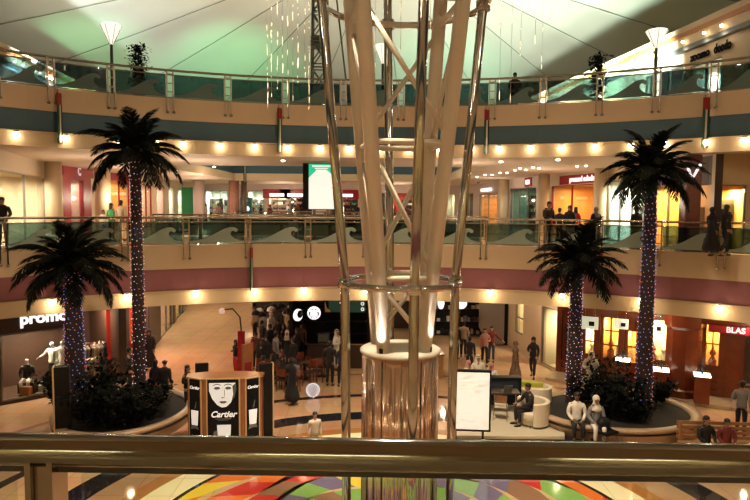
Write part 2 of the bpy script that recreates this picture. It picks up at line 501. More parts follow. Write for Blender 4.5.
def wcol(i, z):
    f = .42 + (z - 4.2) / 7.4 * .58
    return Vector((ca[i][0] * f, ca[i][1] * f, z))
for i in range(4):
    MB().tube([wcol(i, 4.22), wcol(i, 11.6), wcol(i, 17.2)], [.14, .152, .152], 20).build('column', M['white'], tw)
lv = [5.75, 8.45, 11.15, 13.9, 16.6]
for z in lv:
    for i in range(4):
        MB().tube([wcol(i, z), wcol((i + 1) % 4, z)], .06, 10).build('cross_beam', M['white'], tw)
zs = [4.35] + lv
for z0, z1 in zip(zs, zs[1:]):
    for i in range(4):
        j = (i + 1) % 4
        MB().tube([wcol(j, z0 + .1), wcol(i, z1 - .12)], .052, 10).build('brace', M['white'], tw)
ra = math.atan2(-1.7, .3)
def prad(z): return 1.12 + .06 * z / 5.6 if z < 5.6 else 1.18 + .52 * (z - 5.6) / 6
for k in range(4):
    w_ = ra + k * PI / 2
    MB().tube([(prad(z) * math.cos(w_), prad(z) * math.sin(w_), z) for z in (0, 2, 4, 5.3, 5.9, 8, 11.6, 14, 17)], .098, 20).build('chrome_pole', M['mirror'], tw)
for z, rr_ in ((5.62, 1.18), (11.35, 1.68)):
    MB().tube([((rr_ + .02) * math.cos(2 * PI * i / 64), (rr_ + .02) * math.sin(2 * PI * i / 64), z) for i in range(64)], .07, 12, closed=True).build('chrome_ring', M['mirror'], tw)
    for k in range(4):
        w_ = ra + k * PI / 2
        MB().lathe([(.0, z - .1), (.15, z - .1), (.15, z + .1), (0, z + .1)], 16, c=(rr_ * math.cos(w_), rr_ * math.sin(w_))).build('ring_collar', M['mirror'], tw)

# ================================================================== tent roof
AP = Vector((0.3, 44, 25.5)); RR = 52.0; ZR = 13.9
def tent_z(f, ph):
    return AP.z + (ZR - AP.z) * (1.18 * f - .18 * f * f * f) - .25 * math.sin(PI * f) * (1 - abs(math.sin((ph - .09) * 9)))
def tent():
    m = bpy.data.materials.new('tent_fabric'); m.use_nodes = True
    nt = m.node_tree; b = nt.nodes['Principled BSDF']; N = nt.nodes.new; L = nt.links.new
    b.inputs['Roughness'].default_value = .9
    b.inputs['Specular IOR Level'].default_value = .1
    tc = N('ShaderNodeTexCoord'); no = N('ShaderNodeTexNoise'); no.inputs['Scale'].default_value = .12; no.inputs['Detail'].default_value = 2
    L(tc.outputs['Object'], no.inputs['Vector'])
    mx = N('ShaderNodeMix'); mx.data_type = 'RGBA'
    mx.inputs[6].default_value = (.50, .50, .42, 1); mx.inputs[7].default_value = (.66, .64, .55, 1)
    L(no.outputs['Fac'], mx.inputs[0]); L(mx.outputs[2], b.inputs['Base Color'])
    mb = MB(); na, nr = 112, 18
    for i in range(nr + 1):
        f = i / nr * 1.0
        for k in range(na):
            ph = 2 * PI * k / na
            mb.v.append((AP.x + RR * f * math.cos(ph), AP.y + RR * f * math.sin(ph), tent_z(f, ph)))
    for i in range(nr):
        for k in range(na):
            l = (k + 1) % na
            mb.f.append([i * na + k, i * na + l, (i + 1) * na + l, (i + 1) * na + k]); mb.m.append(0); mb.sm.append(True)
    o = mb.build('ceiling_tent_fabric', m, **ST)
    for k in range(18):
        ph = PI * k / 9 + .09
        pts = [(AP.x + RR * f * math.cos(ph), AP.y + RR * f * math.sin(ph), tent_z(f, ph) - .05) for f in [j / 18 for j in range(19)]]
        MB().tube(pts, .028, 5).build('trim_%d' % (k + 1), M['seam'], **ST)
M['seam'] = mat('tent_seam', (.16, .18, .14), .8)
tent()
# perimeter wall that carries the tent
mb = MB(); n = 48
for z in (11.15, 14.2):
    for k in range(n):
        mb.v.append((AP.x + RR * math.cos(2 * PI * k / n), AP.y + RR * math.sin(2 * PI * k / n), z))
for k in range(n): mb.f.append([k, (k + 1) % n, n + (k + 1) % n, n + k]); mb.m.append(0); mb.sm.append(False)
mb.build('wall_tent_perimeter', M['cream'], **ST)

# lattice mast behind the tower
mast = thing('lattice_mast', 'slim dark steel lattice mast rising behind the top railing, left of the tower', 'mast', (xat(320, 31), 31, Z2))
mb = MB(); hm = 8.6
def mw(z): return .40 - .010 * z
for sx in (-1, 1):
    for sy in (-1, 1):
        mb.tube([(sx * mw(0), sy * mw(0), 0), (sx * mw(hm), sy * mw(hm), hm)], .05, 6)
M['mast'] = mat('mast_steel', (.15, .17, .14), .5, .3)
mb.build('chord', M['mast'], mast)
mb = MB(); z = 0.3; k = 0
while z < hm - 1.3:
    for sy in (-1, 1):
        a, b_ = mw(z), mw(z + 1.05)
        mb.tube([(-a, sy * a, z), (b_, sy * b_, z + 1.05)], .034, 5); mb.tube([(a, sy * a, z), (-b_, sy * b_, z + 1.05)], .034, 5)
        mb.tube([(sy * a, -a, z), (sy * b_, b_, z + 1.05)], .034, 5); mb.tube([(-b_, sy * b_, z + 1.1), (b_, sy * b_, z + 1.1)], .03, 5); mb.tube([(-b_, sy * b_, z + 1.24), (b_, sy * b_, z + 1.24)], .03, 5)
    z += 1.32
mb.build('lattice_brace', M['mast'], mast)
MB().box((0, 0, 3.75), (.86, .86, .07)).box((0, 0, 3.93), (.86, .86, .07)).box((0, 0, 4.11), (.86, .86, .07)).build('junction_box', M['mast'], mast)
MB().tube([(.5, .3, 8.4), (1.5, .3, 0.1)], .05, 6).build('guy_cable', M['mast'], mast)

# ================================================================== lamp posts
M['lampglow'] = mat('lamp_glow', (1, .97, .85), .4, emit=(1, .93, .74), es=1.35)
M['lamppole'] = mat('lamp_pole_paint', (.10, .12, .10), .35, .5)
def lamp_post():
    r = thing('lamp_post', 'x', 'lamp')
    MB().lathe([(.14, 0), (.14, .08), (.07, .12), (.06, 2.25), (.045, 2.3)], 12).build('pole', M['lamppole'], r)
    MB().lathe([(.05, 2.28), (.11, 2.42), (.36, 2.92), (.39, 2.98), (.36, 3.02), (0, 3.05)], 20).build('lamp_shade', M['lampglow'], r)
    mb = MB()
    for k in range(6):
        w_ = PI * k / 3 + .3
        mb.tube([(.07 * math.cos(w_), .07 * math.sin(w_), 2.3), (.395 * math.cos(w_), .395 * math.sin(w_), 2.98)], .012, 5)
    mb.build('shade_frame', M['rail'], r)
    return r
lp = None
for px, py, yy, lab in ((111, 24, 25.6, 'glowing funnel-shaped lamp on a dark post, leftmost on the top floor'), (383, 45, 29, 'glowing funnel-shaped lamp on a dark post, seen between the tower columns'), (657, 30, 23.8, 'glowing funnel-shaped lamp on a dark post, right side of the top floor by the shops')):
    p = at_y(px, py, yy); zz = p.z - 3.02
    if lp is None: lp = lamp_post(); o = lp; o.location = (p.x, p.y, Z2); o['label'] = lab; o['group'] = 'lamp posts on the top floor'
    else: o = dup(lp, (p.x, p.y, Z2), 0, lab)
    s = (p.z - Z2) / 3.03; o.scale = (1, 1, s)
    point('lamp_light', (p.x, p.y, p.z + .45), 28, (1, .90, .70), .3)

# ================================================================== flags fixed to the fascias
fr, fw, fk, fg = mat('flag_red', (.25, .01, .01), .5), mat('flag_white', (.55, .53, .46), .5), mat('flag_black', (.008, .008, .008), .5), mat('flag_green', (.008, .05, .018), .5)
def flag():
    r = thing('flag', 'x', 'flag')
    MB().box((0, 0, -.25), (.24, .05, .42)).build('red_band', fr, r)
    MB().box((-.08, 0, -1.1), (.08, .05, 1.3)).build('green_stripe', fg, r)
    MB().box((0, 0, -1.1), (.08, .05, 1.3)).build('white_stripe', fw, r)
    MB().box((.08, 0, -1.1), (.08, .05, 1.3)).build('black_stripe', fk, r)
    MB().tube([(0, .05, -1.8), (0, .05, .08)], .015, 6).build('pole', M['rail'], r)
    return r
fl = None
for px, z0, lab in ((62, 11.05, 'narrow red, green, white and black flag hanging on the upper fascia, left side'),
                    (280, 11.05, 'narrow red, green, white and black flag on the upper fascia, left of the tower'),
                    (485, 11.05, 'narrow red, green, white and black flag on the upper fascia, just right of the tower'),
                    (702, 11.05, 'narrow red, green, white and black flag on the upper fascia, right side'),
                    (63, 5.55, 'narrow red, green, white and black flag on the mauve fascia, behind the short left palm'),
                    (251, 5.55, 'narrow red, green, white and black flag on the mauve fascia, left of the tower'),
                    (602, 5.55, 'narrow red, green, white and black flag on the mauve fascia, beside the short right palm')):
    t = E_px(px, -.14); p = E(t, -.16); nn = E(t, 1) - E(t, 0)
    rz = math.atan2(nn.y, nn.x) - PI / 2 + (.9 if z0 > 8 else 1.15)
    if fl is None: fl = flag(); o = fl; o['label'] = lab; o['group'] = 'flags on the fascias'; o.location = (p.x, p.y, z0); o.rotation_euler.z = rz
    else: o = dup(fl, (p.x, p.y, z0), rz, lab)
for px, lab in ((245, 'small flag on the far blue fascia, left of the big advertising screen'), (478, 'small flag on the far blue fascia, just right of the tower')):
    o = dup(fl, (xat(px, 48.9), 48.92, 10.75), .8, lab)

# ================================================================== sparkling strands hanging beside the tower
M['spark'] = mat('strand_spark', (1, .9, .7), .4, emit=(1, .86, .58), es=.8)
M['wire'] = mat('strand_wire', (.5, .45, .36), .4)
def strand(px, yy, zb, zt, seed, dens, lab, grp):
    x = xat(px, yy); r = random.Random(seed)
    root = thing('bead_strand', lab, 'light strand', (x, yy, zb), 0, grp)
    MB().tube([(0, 0, 0), (0, 0, zt - zb)], .004, 4).build('wire', M['wire'], root)
    mb = MB(); z = 0
    while z < zt - zb:
        h = r.choice([.03, .05, .08, .14]); mb.ball((r.uniform(-.01, .01), 0, z), .008, 5, 4, sc=(1, 1, h / .008))
        z += r.expovariate(dens) + .05
    o = mb.build('beads', M['spark'], root); o['kind'] = 'stuff'
gl = 'thin sparkling bead strand in the curtain hanging left of the tower'
for i, px in enumerate((268, 272, 278, 283, 288, 293, 298, 305, 309)):
    strand(px, 15.5 + .4 * (i % 3), 9.7 + .25 * ((i * 5) % 4), 17.2, i, 4.0, gl, 'bead strands left of the tower')
gl = 'faint sparkling bead strand hanging right of the tower near the top of the picture'
for i, px in enumerate((497, 508, 517, 523, 531, 538, 545)):
    strand(px, 16.0 + .4 * (i % 3), 10.9 + .3 * ((i * 3) % 5) if i > 1 else 10, 17.0, 40 + i, 2.5, gl, 'bead strands right of the tower')
gl = 'sparkling bead strand hanging inside the tower between its columns'
for i, px in enumerate((374, 386, 399, 428)):
    strand(px, 12.8 + .3 * (i % 3), 9.9 + .3 * i, 17.0, 60 + i, 2.2, gl, 'bead strands inside the tower')

# added small uplights on the pedestal rim, put in to brighten the columns
for k in range(4):
    w_ = ra + PI / 4 + k * PI / 2
    x, y = TC[0] + .70 * math.cos(w_), TC[1] + .70 * math.sin(w_)
    r = thing('uplight', 'added small black uplight on the white rim of the tower base', 'light', (x, y, 4.235), 0, 'added tower uplights')
    MB().lathe([(.05, 0), (.06, .10), (.05, .11), (0, .09)], 12).build('housing', M['black'], r)
    spot('column_fill', (x, y, 4.38), (TC[0] + 1.5 * math.cos(w_), TC[1] + 1.5 * math.sin(w_), 12), 420, (1, .88, .70), 60, .9, .06)
    spot('floor_fill', (TC[0] + 1.9 * math.cos(w_), TC[1] + 1.9 * math.sin(w_), 13.2), (TC[0] + 4.2 * math.cos(w_), TC[1] + 4.2 * math.sin(w_), 0), 4500, (1, .82, .58), 64, .8, .06)  # added bare spots in mid-air, brightening the mosaic floor
# ================================================================== walls and shop fronts
def seg_t(p, q, px, py=206):
    d = ray(px, py); k = d.x / d.y
    # (px0 + t dx) = k (py0 + t dy)
    return (k * p[1] - p[0]) / ((q[0] - p[0]) - k * (q[1] - p[1]))
def outward(p, q, c=(0, 13.4)):
    d = Vector((q[0] - p[0], q[1] - p[1])).normalized(); n = Vector((d.y, -d.x))
    mid = (Vector(p) + Vector(q)) / 2
    return n if (mid - Vector(c)).dot(n) > 0 else -n
WN = [0]
M['shopfloor'] = mat('shop_floor', (.45, .33, .22), .2)
M['alu'] = mat('window_frame_metal', (.25, .23, .2), .3, .8)
def shopwall(name, p, q, z0, z1, ops, m, th=.25, c=(0, 13.4), pil=True):
    """ops: (t0, t1, ztop, zsill, depth, inner material, light energy, light colour, glass?)"""
    p = Vector(p); q = Vector(q); d = q - p; L_ = d.length; n = outward(p, q, c)
    rz = math.atan2(d.y, d.x)
    T = Matrix.Translation((p.x, p.y, 0)) @ Matrix.Rotation(rz, 4, 'Z')
    sgn = 1 if (Vector((-math.sin(rz), math.cos(rz)))).dot(n) > 0 else -1
    mb = MB()
    def piece(a, b, u, v, off=0, t_=th):
        if b - a > .01 and v - u > .01:
            mb.box(0, (b - a, t_, v - u), M=T @ Matrix.Translation(((a + b) / 2, sgn * (off + t_ / 2), (u + v) / 2)))
    cur = 0
    for o in sorted(ops, key=lambda o: o['t'][0]):
        a, b = max(0, o['t'][0] * L_), min(L_, o['t'][1] * L_)
        piece(cur, a, z0, z1); piece(a, b, o['top'], z1)
        if o.get('sill', 0) > 0: piece(a, b, z0, z0 + o['sill'])
        cur = b
    piece(cur, L_, z0, z1)
    mb.build(name, m, **ST)
    for o in ops:
        a, b = max(0, o['t'][0] * L_), min(L_, o['t'][1] * L_)
        zs_ = z0 + o.get('sill', 0); zt = o['top']; D = o.get('depth', 3); WN[0] += 1
        mm = MB(); zz0 = z0 + .02
        P = lambda x, y, z: T @ Vector((x, sgn * y, z))
        mm.add([P(a, th, zz0), P(b, th, zz0), P(b, D, zz0), P(a, D, zz0)], [(0, 1, 2, 3)], 1)
        mm.add([P(a, D, zz0), P(b, D, zz0), P(b, D, zt), P(a, D, zt)], [(0, 1, 2, 3)], 0)
        mm.add([P(a, th, zz0), P(a, D, zz0), P(a, D, zt), P(a, th, zt)], [(0, 1, 2, 3)], 0)
        mm.add([P(b, th, zz0), P(b, D, zz0), P(b, D, zt), P(b, th, zt)], [(0, 1, 2, 3)], 0)
        mm.add([P(a, th, zt), P(b, th, zt), P(b, D, zt), P(a, D, zt)], [(0, 1, 2, 3)], 0)
        mm.build('wall_shop_interior', [o['in'], o.get('fl', M['shopfloor'])], **ST)
        if o.get('glass', 1):
            g = MB().box(0, (b - a, .012, zt - zs_), M=T @ Matrix.Translation(((a + b) / 2, sgn * .10, (zs_ + zt) / 2))).build('window_%d' % WN[0], M['clear'], **ST)
            fm = MB(); w_ = .05
            nn = o.get('mull', 1)
            for k in range(nn + 1):
                fm.box(0, (w_, .09, zt - zs_), M=T @ Matrix.Translation((a + .025 + (b - a - .05) * k / nn, sgn * .08, (zs_ + zt) / 2)))
            for z in [zs_ + .025, zt - .025] + [zs_ + (zt - zs_) * j / o.get('bars', 1) for j in range(1, o.get('bars', 1))]:
                fm.box(0, (b - a, .09, w_), M=T @ Matrix.Translation(((a + b) / 2, sgn * .08, z)))
            fm.build('window_frame', o.get('fr', M['alu']), g)
        if o.get('e', 0):
            o['e'] *= 2.6
            lp_ = P((a + b) / 2, min(D * .45, 1.3), zt - .15)
            l = area('shop_light', lp_, (lp_.x, lp_.y, 0), o['e'], o.get('c', (1, .8, .5)), max(.3, (b - a) * .7), .35)
            l.rotation_euler = (0, 0, rz)
    return T, L_, sgn
def op(p, q, px0, px1, top, m, **k):
    t0, t1 = seg_t(p, q, px0), seg_t(p, q, px1)
    if t0 > t1: t0, t1 = t1, t0
    return dict(t=(max(.004, t0), min(.996, t1)), top=top, **{'in': m}, **k)
def on_wall(p, q, px, z, off=-.05, c=(0, 13.4)):
    t = seg_t(p, q, px); v = Vector(p).lerp(Vector(q), t) + outward(p, q, c) * off
    rz = math.atan2(-outward(p, q, c).x, outward(p, q, c).y)   # local -y faces the atrium
    return (v.x, v.y, z), rz

I_cream = mat('interior_cream', (.85, .69, .47), .6); I_white = mat('interior_white', (.85, .84, .74), .6)
I_red = mat('interior_red', (.62, .03, .02), .4); I_orange = mat('interior_amber', (.80, .42, .12), .5, noise=.2, nscale=2)
I_dark = mat('interior_dark', (.05, .035, .03), .5); I_green = mat('interior_green', (.10, .20, .15), .5, noise=.5, nscale=3)
I_pink = mat('interior_pink', (.75, .5, .42), .5, noise=.2); I_brown = mat('interior_brown', (.085, .045, .03), .5)
M['pier'] = mat('pier_plaster', (.60, .47, .31), .5, noise=.04); M['pierpink'] = mat('pier_plaster_far', (.56, .44, .40), .5, noise=.04)
M['redfront'] = mat('red_lacquer', (.30, .012, .022), .25); M['wood'] = mat('rosewood', (.17, .036, .014), .22, noise=.35, nscale=3, coat=.3)
warm = (1, .78, .42)
ZC = 9.13
# ---- middle floor, left
LL = [(-21, 12), (-18.5, 18), (-13.3, 21.8), (-15.7, 30), (-16.3, 36), (-16.3, 58)]
shopwall('wall_left_gallery_a', LL[0], LL[1], Z1, ZC, [], M['pier'])
shopwall('wall_left_gallery_b', LL[1], LL[2], Z1, ZC, [], M['pier'])
shopwall('wall_left_gallery_c', LL[2], LL[3], Z1, ZC, [op(LL[2], LL[3], 0, 47, 8.42, I_cream, e=330, c=(1, .80, .60), depth=2.2, mull=2)], M['pier'])
shopwall('wall_left_gallery_d', LL[3], LL[4], Z1, ZC, [op(LL[3], LL[4], 71.5, 84, 8.5, I_pink, e=26, c=(1, .75, .6), mull=1, fr=M['redfront'], depth=1.6)], M['redfront'])
g = [(97, 98, 0), ]
shopwall('wall_left_gallery_e', LL[4], LL[5], Z1, ZC, [
    op(LL[4], LL[5], 110, 130, 8.7, I_orange, e=60, c=(1, .6, .35), mull=2, fr=M['redfront']), op(LL[4], LL[5], 142, 152, 8.6, I_pink, e=40, mull=2, fr=M['redfront']),
    op(LL[4], LL[5], 157, 165, 8.6, I_pink, e=60, c=(1, .8, .7)), op(LL[4], LL[5], 169, 175, 8.6, I_white, e=60, c=(1, .85, .75)), op(LL[4], LL[5], 178, 184, 8.5, I_white, e=60, c=(.95, 1, .8))], M['pier'])
# ---- middle floor, far wall of the hall
FA, FB = (-16.3, 58), (8.5, 58)
shopwall('wall_far_gallery', FA, FB, Z1, ZC, [
    op(FA, FB, 205, 228, 8.55, I_white, e=120, c=(.95, 1, .85), mull=3), op(FA, FB, 248, 264, 8.55, I_white, e=70, c=(.95, 1, .85), mull=2),
    op(FA, FB, 268, 286, 8.4, I_pink, e=60, c=(1, .75, .6), mull=2, fr=M['redfront']), op(FA, FB, 289, 312, 8.4, I_brown, e=60, mull=3, fr=M['redfront']), op(FA, FB, 330, 358, 8.4, I_brown, e=60, mull=3, fr=M['redfront']),
    op(FA, FB, 368, 388, 8.4, I_brown, e=60, mull=2, fr=M['redfront']), op(FA, FB, 391, 425, 8.4, I_red, e=50, mull=2, fr=M['redfront']), op(FA, FB, 430, 455, 8.4, I_white, e=50, mull=2)], M['pierpink'])
# ---- middle floor, right
RL = [(8.5, 58), (9.2, 46), (10.4, 37.7), (11.4, 32.6), (11.8, 27.5), (12.3, 23.2), (12.1, 22.4), (19, 22.0), (21, 12)]
hc = (0, 20)
shopwall('wall_right_gallery_a', RL[0], RL[1], Z1, ZC, [op(RL[0], RL[1], 464, 473, 8.4, I_dark, e=25), op(RL[0], RL[1], 479, 497, 8.3, I_orange, e=90, c=(1, .62, .35), mull=2)], M['pierpink'], c=hc)
shopwall('wall_right_gallery_b', RL[1], RL[2], Z1, ZC, [op(RL[1], RL[2], 510, 536, 8.5, I_green, e=36, c=(.9, 1, .8), mull=3)], M['pierpink'], c=hc)
shopwall('wall_right_gallery_c', RL[2], RL[3], Z1, ZC, [op(RL[2], RL[3], 551, 593, 8.45, I_orange, e=110, c=(1, .62, .30), mull=2, fr=M['redfront'])], M['pier'], c=hc)
shopwall('wall_right_gallery_d', RL[3], RL[4], Z1, ZC, [op(RL[3], RL[4], 607, 646, 8.5, I_white, e=280, c=(1, .95, .80), mull=3)], M['pier'], c=hc)
shopwall('wall_right_gallery_e', RL[4], RL[5], Z1, ZC, [op(RL[4], RL[5], 651, 684, 8.15, I_orange, e=100, c=(1, .75, .35), mull=2, depth=1.8)], M['dark'], c=hc)
shopwall('wall_right_gallery_f', RL[5], RL[6], Z1, ZC, [], M['dark'], c=hc)
shopwall('wall_right_gallery_g', RL[6], RL[7], Z1, ZC, [op(RL[6], RL[7], 710, 746, 8.05, I_orange, e=170, c=(1, .72, .34), depth=2.0, mull=1), op(RL[6], RL[7], 754, 850, 8.05, I_orange, e=50, c=(1, .72, .34), depth=2.0)], M['pier'], c=hc)
shopwall('wall_right_gallery_h', RL[7], RL[8], Z1, ZC, [], M['pier'], c=hc)
# ---- ground floor, left
GL = [(-21, 14), (-17.5, 19), (-13.35, 21.8), (-10.0, 24.9), (-11.2, 31.7), (-13.3, 44.5), (-13.3, 60)]
GZ = 3.75
shopwall('wall_left_ground_a', GL[0], GL[1], 0, GZ, [], M['cream'])
shopwall('wall_left_ground_b', GL[1], GL[2], 0, GZ, [], M['dark'])
shopwall('wall_left_ground_c', GL[2], GL[3], 0, GZ, [op(GL[2], GL[3], -5, 74, 2.55, I_brown, e=75, c=(1, .72, .5), sill=.12, depth=2.4, fl=I_brown), op(GL[2], GL[3], 78, 116, 3.3, I_brown, e=55, c=(1, .75, .5), glass=0, depth=3.4)], M['dark'])
shopwall('wall_left_ground_d', GL[3], GL[4], 0, GZ, [op(GL[3], GL[4], 127, 147, 3.4, I_red, e=60, c=(1, .45, .32), depth=.9, mull=2)], M['dark'], c=(0, 20))
shopwall('wall_left_ground_e', GL[4], GL[5], 0, GZ, [op(GL[4], GL[5], 159, 172, 3.3, I_pink, e=60, mull=2), op(GL[4], GL[5], 174, 181, 3.3, I_cream, e=60), op(GL[4], GL[5], 182, 189, 3.3, I_pink, e=40)], M['dark'], c=(0, 30))
shopwall('wall_left_ground_f', GL[5], GL[6], 0, GZ, [], M['cream'], c=(0, 30))
# ---- ground floor, centre (coffee shop) and far walls
CA, CB = (-7.2, 36.5), (6.6, 36.5)
shopwall('wall_coffee_back', CA, CB, 0, GZ, [], M['dark'], c=(0, 20))
shopwall('wall_corridor_right', (-7.2, 58), CA, 0, GZ, [], M['cream'], c=(-10, 45))
shopwall('wall_far_ground', (-13.3, 58), (-7.2, 58), 0, GZ, [], M['cream'], c=(-10, 45))
# ---- ground floor, right
GR = [(6.6, 36.5), (6.35, 32.4), (6.95, 32.2), (7.6, 28.2), (7.95, 26.7), (10.7, 24.6), (13.4, 23.0), (20, 19.3), (22, 12)]
shopwall('wall_right_ground_a', GR[0], GR[1], 0, GZ, [], M['black'], c=hc)
shopwall('wall_right_ground_b', GR[1], GR[2], 0, GZ, [], M['black'], c=hc)
shopwall('wall_right_ground_c', GR[2], GR[3], 0, GZ, [op(GR[2], GR[3], 518, 526, 3.3, I_cream, e=70, c=(1, .8, .5), sill=.9, bars=3)], M['cream'], c=hc)
shopwall('wall_right_ground_d', GR[3], GR[4], 0, GZ, [op(GR[3], GR[4], 543, 561, 2.75, I_cream, e=80, c=(1, .8, .5), sill=.1)], M['cream'], c=hc)
wl = dict(fr=M['wood'], c=(1, .70, .32))
shopwall('wall_right_ground_e', GR[4], GR[5], 0, 3.3, [op(GR[4], GR[5], 568, 578, 2.3, I_brown, e=8, sill=.7, **wl), op(GR[4], GR[5], 588, 599, 2.2, I_cream, e=36, sill=1.0, depth=1, mull=1, bars=2, **wl),
    op(GR[4], GR[5], 606, 624, 2.75, I_orange, e=60, sill=.95, depth=1, mull=2, bars=3, **wl), op(GR[4], GR[5], 631, 642, 2.3, I_orange, e=36, sill=.9, depth=1, mull=1, bars=2, **wl)], M['wood'], c=hc)
shopwall('wall_right_ground_f', GR[5], GR[6], 0, 3.3, [op(GR[5], GR[6], 650, 677, 2.85, I_cream, e=70, sill=1.15, depth=.8, **wl),
    op(GR[5], GR[6], 711, 727, 2.95, I_orange, e=50, sill=1.2, depth=1, mull=2, bars=2, **wl)], M['wood'], c=hc)
shopwall('wall_right_ground_g', GR[6], GR[7], 0, 3.3, [dict(t=(.04, .5), top=2.5, **{'in': I_brown}, e=22, c=(1, .6, .4), fr=M['wood'], glass=1)], M['wood'], c=hc)
shopwall('wall_right_ground_h', GR[7], GR[8], 0, GZ, [], M['cream'], c=hc)
MB().add([(6.3, 32, 3.3), (22, 12, 3.3), (24, 20, 3.3), (24, 36, 3.3), (6.3, 36.5, 3.3)], [(0, 1, 2, 3, 4)]).build('ceiling_jewellers', M['wood'], **ST)
# stone step in front of the wooden shop fronts
mb = MB()
for u, v in ((GR[4], GR[5]), (GR[5], GR[6]), (GR[6], GR[7])):
    o1 = outward(u, v, hc); w_ = 1.35
    mb.prism([(u[0], u[1]), (v[0], v[1]), (v[0] - o1.x * w_, v[1] - o1.y * w_), (u[0] - o1.x * w_, u[1] - o1.y * w_)], 0.0, .13)
mb.build('floor_shop_step', [M['floorw']], **ST)
# ---- back of the atrium (behind and beside the viewer)
for z0, z1, e in ((0, GZ, 0), (Z1, ZC, 0)):
    shopwall('wall_back', (-21, -4), (21, -4), z0, z1, [dict(t=(a, a + .09), top=z1 - .5, **{'in': I_cream}, e=50, depth=1.5) for a in (.04, .17, .30, .43, .56, .69, .82)], M['pier'])
    shopwall('wall_left_back', (-21, -4), (-21, 14), z0, z1, [dict(t=(a, a + .15), top=z1 - .5, **{'in': I_orange}, e=50, depth=1.5) for a in (.1, .4, .7)], M['pier'])
    shopwall('wall_right_back', (21, -4), (21.5, 12), z0, z1, [dict(t=(a, a + .15), top=z1 - .5, **{'in': I_orange}, e=50, depth=1.5) for a in (.1, .4, .7)], M['pier'])

# ================================================================== top floor shops, left and right
M['roofband'] = mat('timber_band', (.40, .17, .06), .5); M['slate'] = mat('slate_band', (.10, .11, .11), .5)
def top_shop(name, p, q, zt, sg):
    p, q = Vector(p), Vector(q); d = (q - p); rz = math.atan2(d.y, d.x); L_ = d.length
    T = Matrix.Translation((p.x, p.y, 0)) @ Matrix.Rotation(rz, 4, 'Z')
    MB().box(0, (L_, .25, zt - Z2), M=T @ Matrix.Translation((L_ / 2, sg * .15, (zt + Z2) / 2))).build(name, M['cream'], **ST)
    MB().box(0, (L_, .9, .22), M=T @ Matrix.Translation((L_ / 2, -sg * .25, zt + .02))).build('trim_slate_eave', M['slate'], **ST)
    MB().box(0, (L_, .12, .8), M=T @ Matrix.Translation((L_ / 2, -sg * .75, zt + .55))).build('trim_cream_parapet', M['cream'], **ST)
    MB().box(0, (L_, .2, .24), M=T @ Matrix.Translation((L_ / 2, -sg * .78, zt + 1.05))).build('trim_timber_band', M['roofband'], **ST)
    MB().box(0, (L_, .12, .35), M=T @ Matrix.Translation((L_ / 2, -sg * .75, zt + 1.32))).build('trim_parapet_top', M['cream'], **ST)
    return T, L_
TR = [(8.6, 54), (11.4, 32.6), (12.6, 23.2), (13.6, 15.5)]
TL = [(-16.3, 22), (-17.9, 40)]
shopwall('wall_right_top_a', TR[0], TR[1], Z2, 13.5, [op(TR[0], TR[1], 575, 592, 12.8, I_dark, e=10)], M['cream'], c=hc)
shopwall('wall_right_top_b', TR[1], TR[2], Z2, 13.5, [op(TR[1], TR[2], 618, 636, 12.7, I_green, e=30, mull=2), op(TR[1], TR[2], 640, 678, 13.0, I_dark, e=8, mull=3), op(TR[1], TR[2], 684, 719, 12.75, I_white, e=80, c=(1, .96, .85), mull=2)], M['cream'], c=hc)
shopwall('wall_right_top_c', TR[2], TR[3], Z2, 13.5, [op(TR[2], TR[3], 742, 800, 12.75, I_white, e=80, c=(1, .96, .85), mull=2)], M['cream'], c=hc)
shopwall('wall_left_top', TL[0], TL[1], Z2, 13.5, [op(TL[0], TL[1], -20, 28, 12.9, I_dark, e=20, mull=3)], M['dark'], c=hc)
def eave(p, q, sg):
    p, q = Vector(p), Vector(q); d = (q - p); rz = math.atan2(d.y, d.x); L_ = d.length
    T = Matrix.Translation((p.x, p.y, 0)) @ Matrix.Rotation(rz, 4, 'Z')
    f = lambda nm, m, off, th, z0, z1: MB().box(0, (L_, th, z1 - z0), M=T @ Matrix.Translation((L_ / 2, sg * off, (z0 + z1) / 2))).build(nm, m, **ST)
    f('trim_slate_eave', M['slate'], .12, .26, 13.38, 13.55)
    f('trim_parapet', M['cream'], .06, .3, 13.55, 14.35)
    f('trim_timber_band', M['roofband'], .23, .06, 13.92, 14.10)
for a, b in zip(TR, TR[1:]): eave(a, b, -1)
eave(TL[0], TL[1], -1)
def eave_light(p, q, pxs, lab, grp):
    for px in pxs:
        t = seg_t(p, q, px); v = Vector(p).lerp(Vector(q), t) - outward(p, q, hc) * .34
        dup(DL, (v.x, v.y, 13.72), 0, lab, grp, (.5, .5, .5))
        point('bulb_light', (v.x, v.y, 13.4) , 5, (1, .85, .6), .1)
eave_light(TR[0], TR[1], (610,), 'small white eave light on the top floor shops at right', 'eave lights at right')
eave_light(TR[1], TR[2], (623, 637, 654, 670, 684, 705, 722), 'small white eave light on the top floor shops at right', 'eave lights at right')
eave_light(TL[0], TL[1], (12, 20, 32, 37, 44, 49), 'small white eave light on the dark top floor shop at left', 'eave lights at left')

# ---- added fill lights, tent uplights and ceiling spots
for x, y in ((-9, 7), (9, 7), (-9, 20), (10, 20), (0.55, 6), (0.55, 20)):
    pass
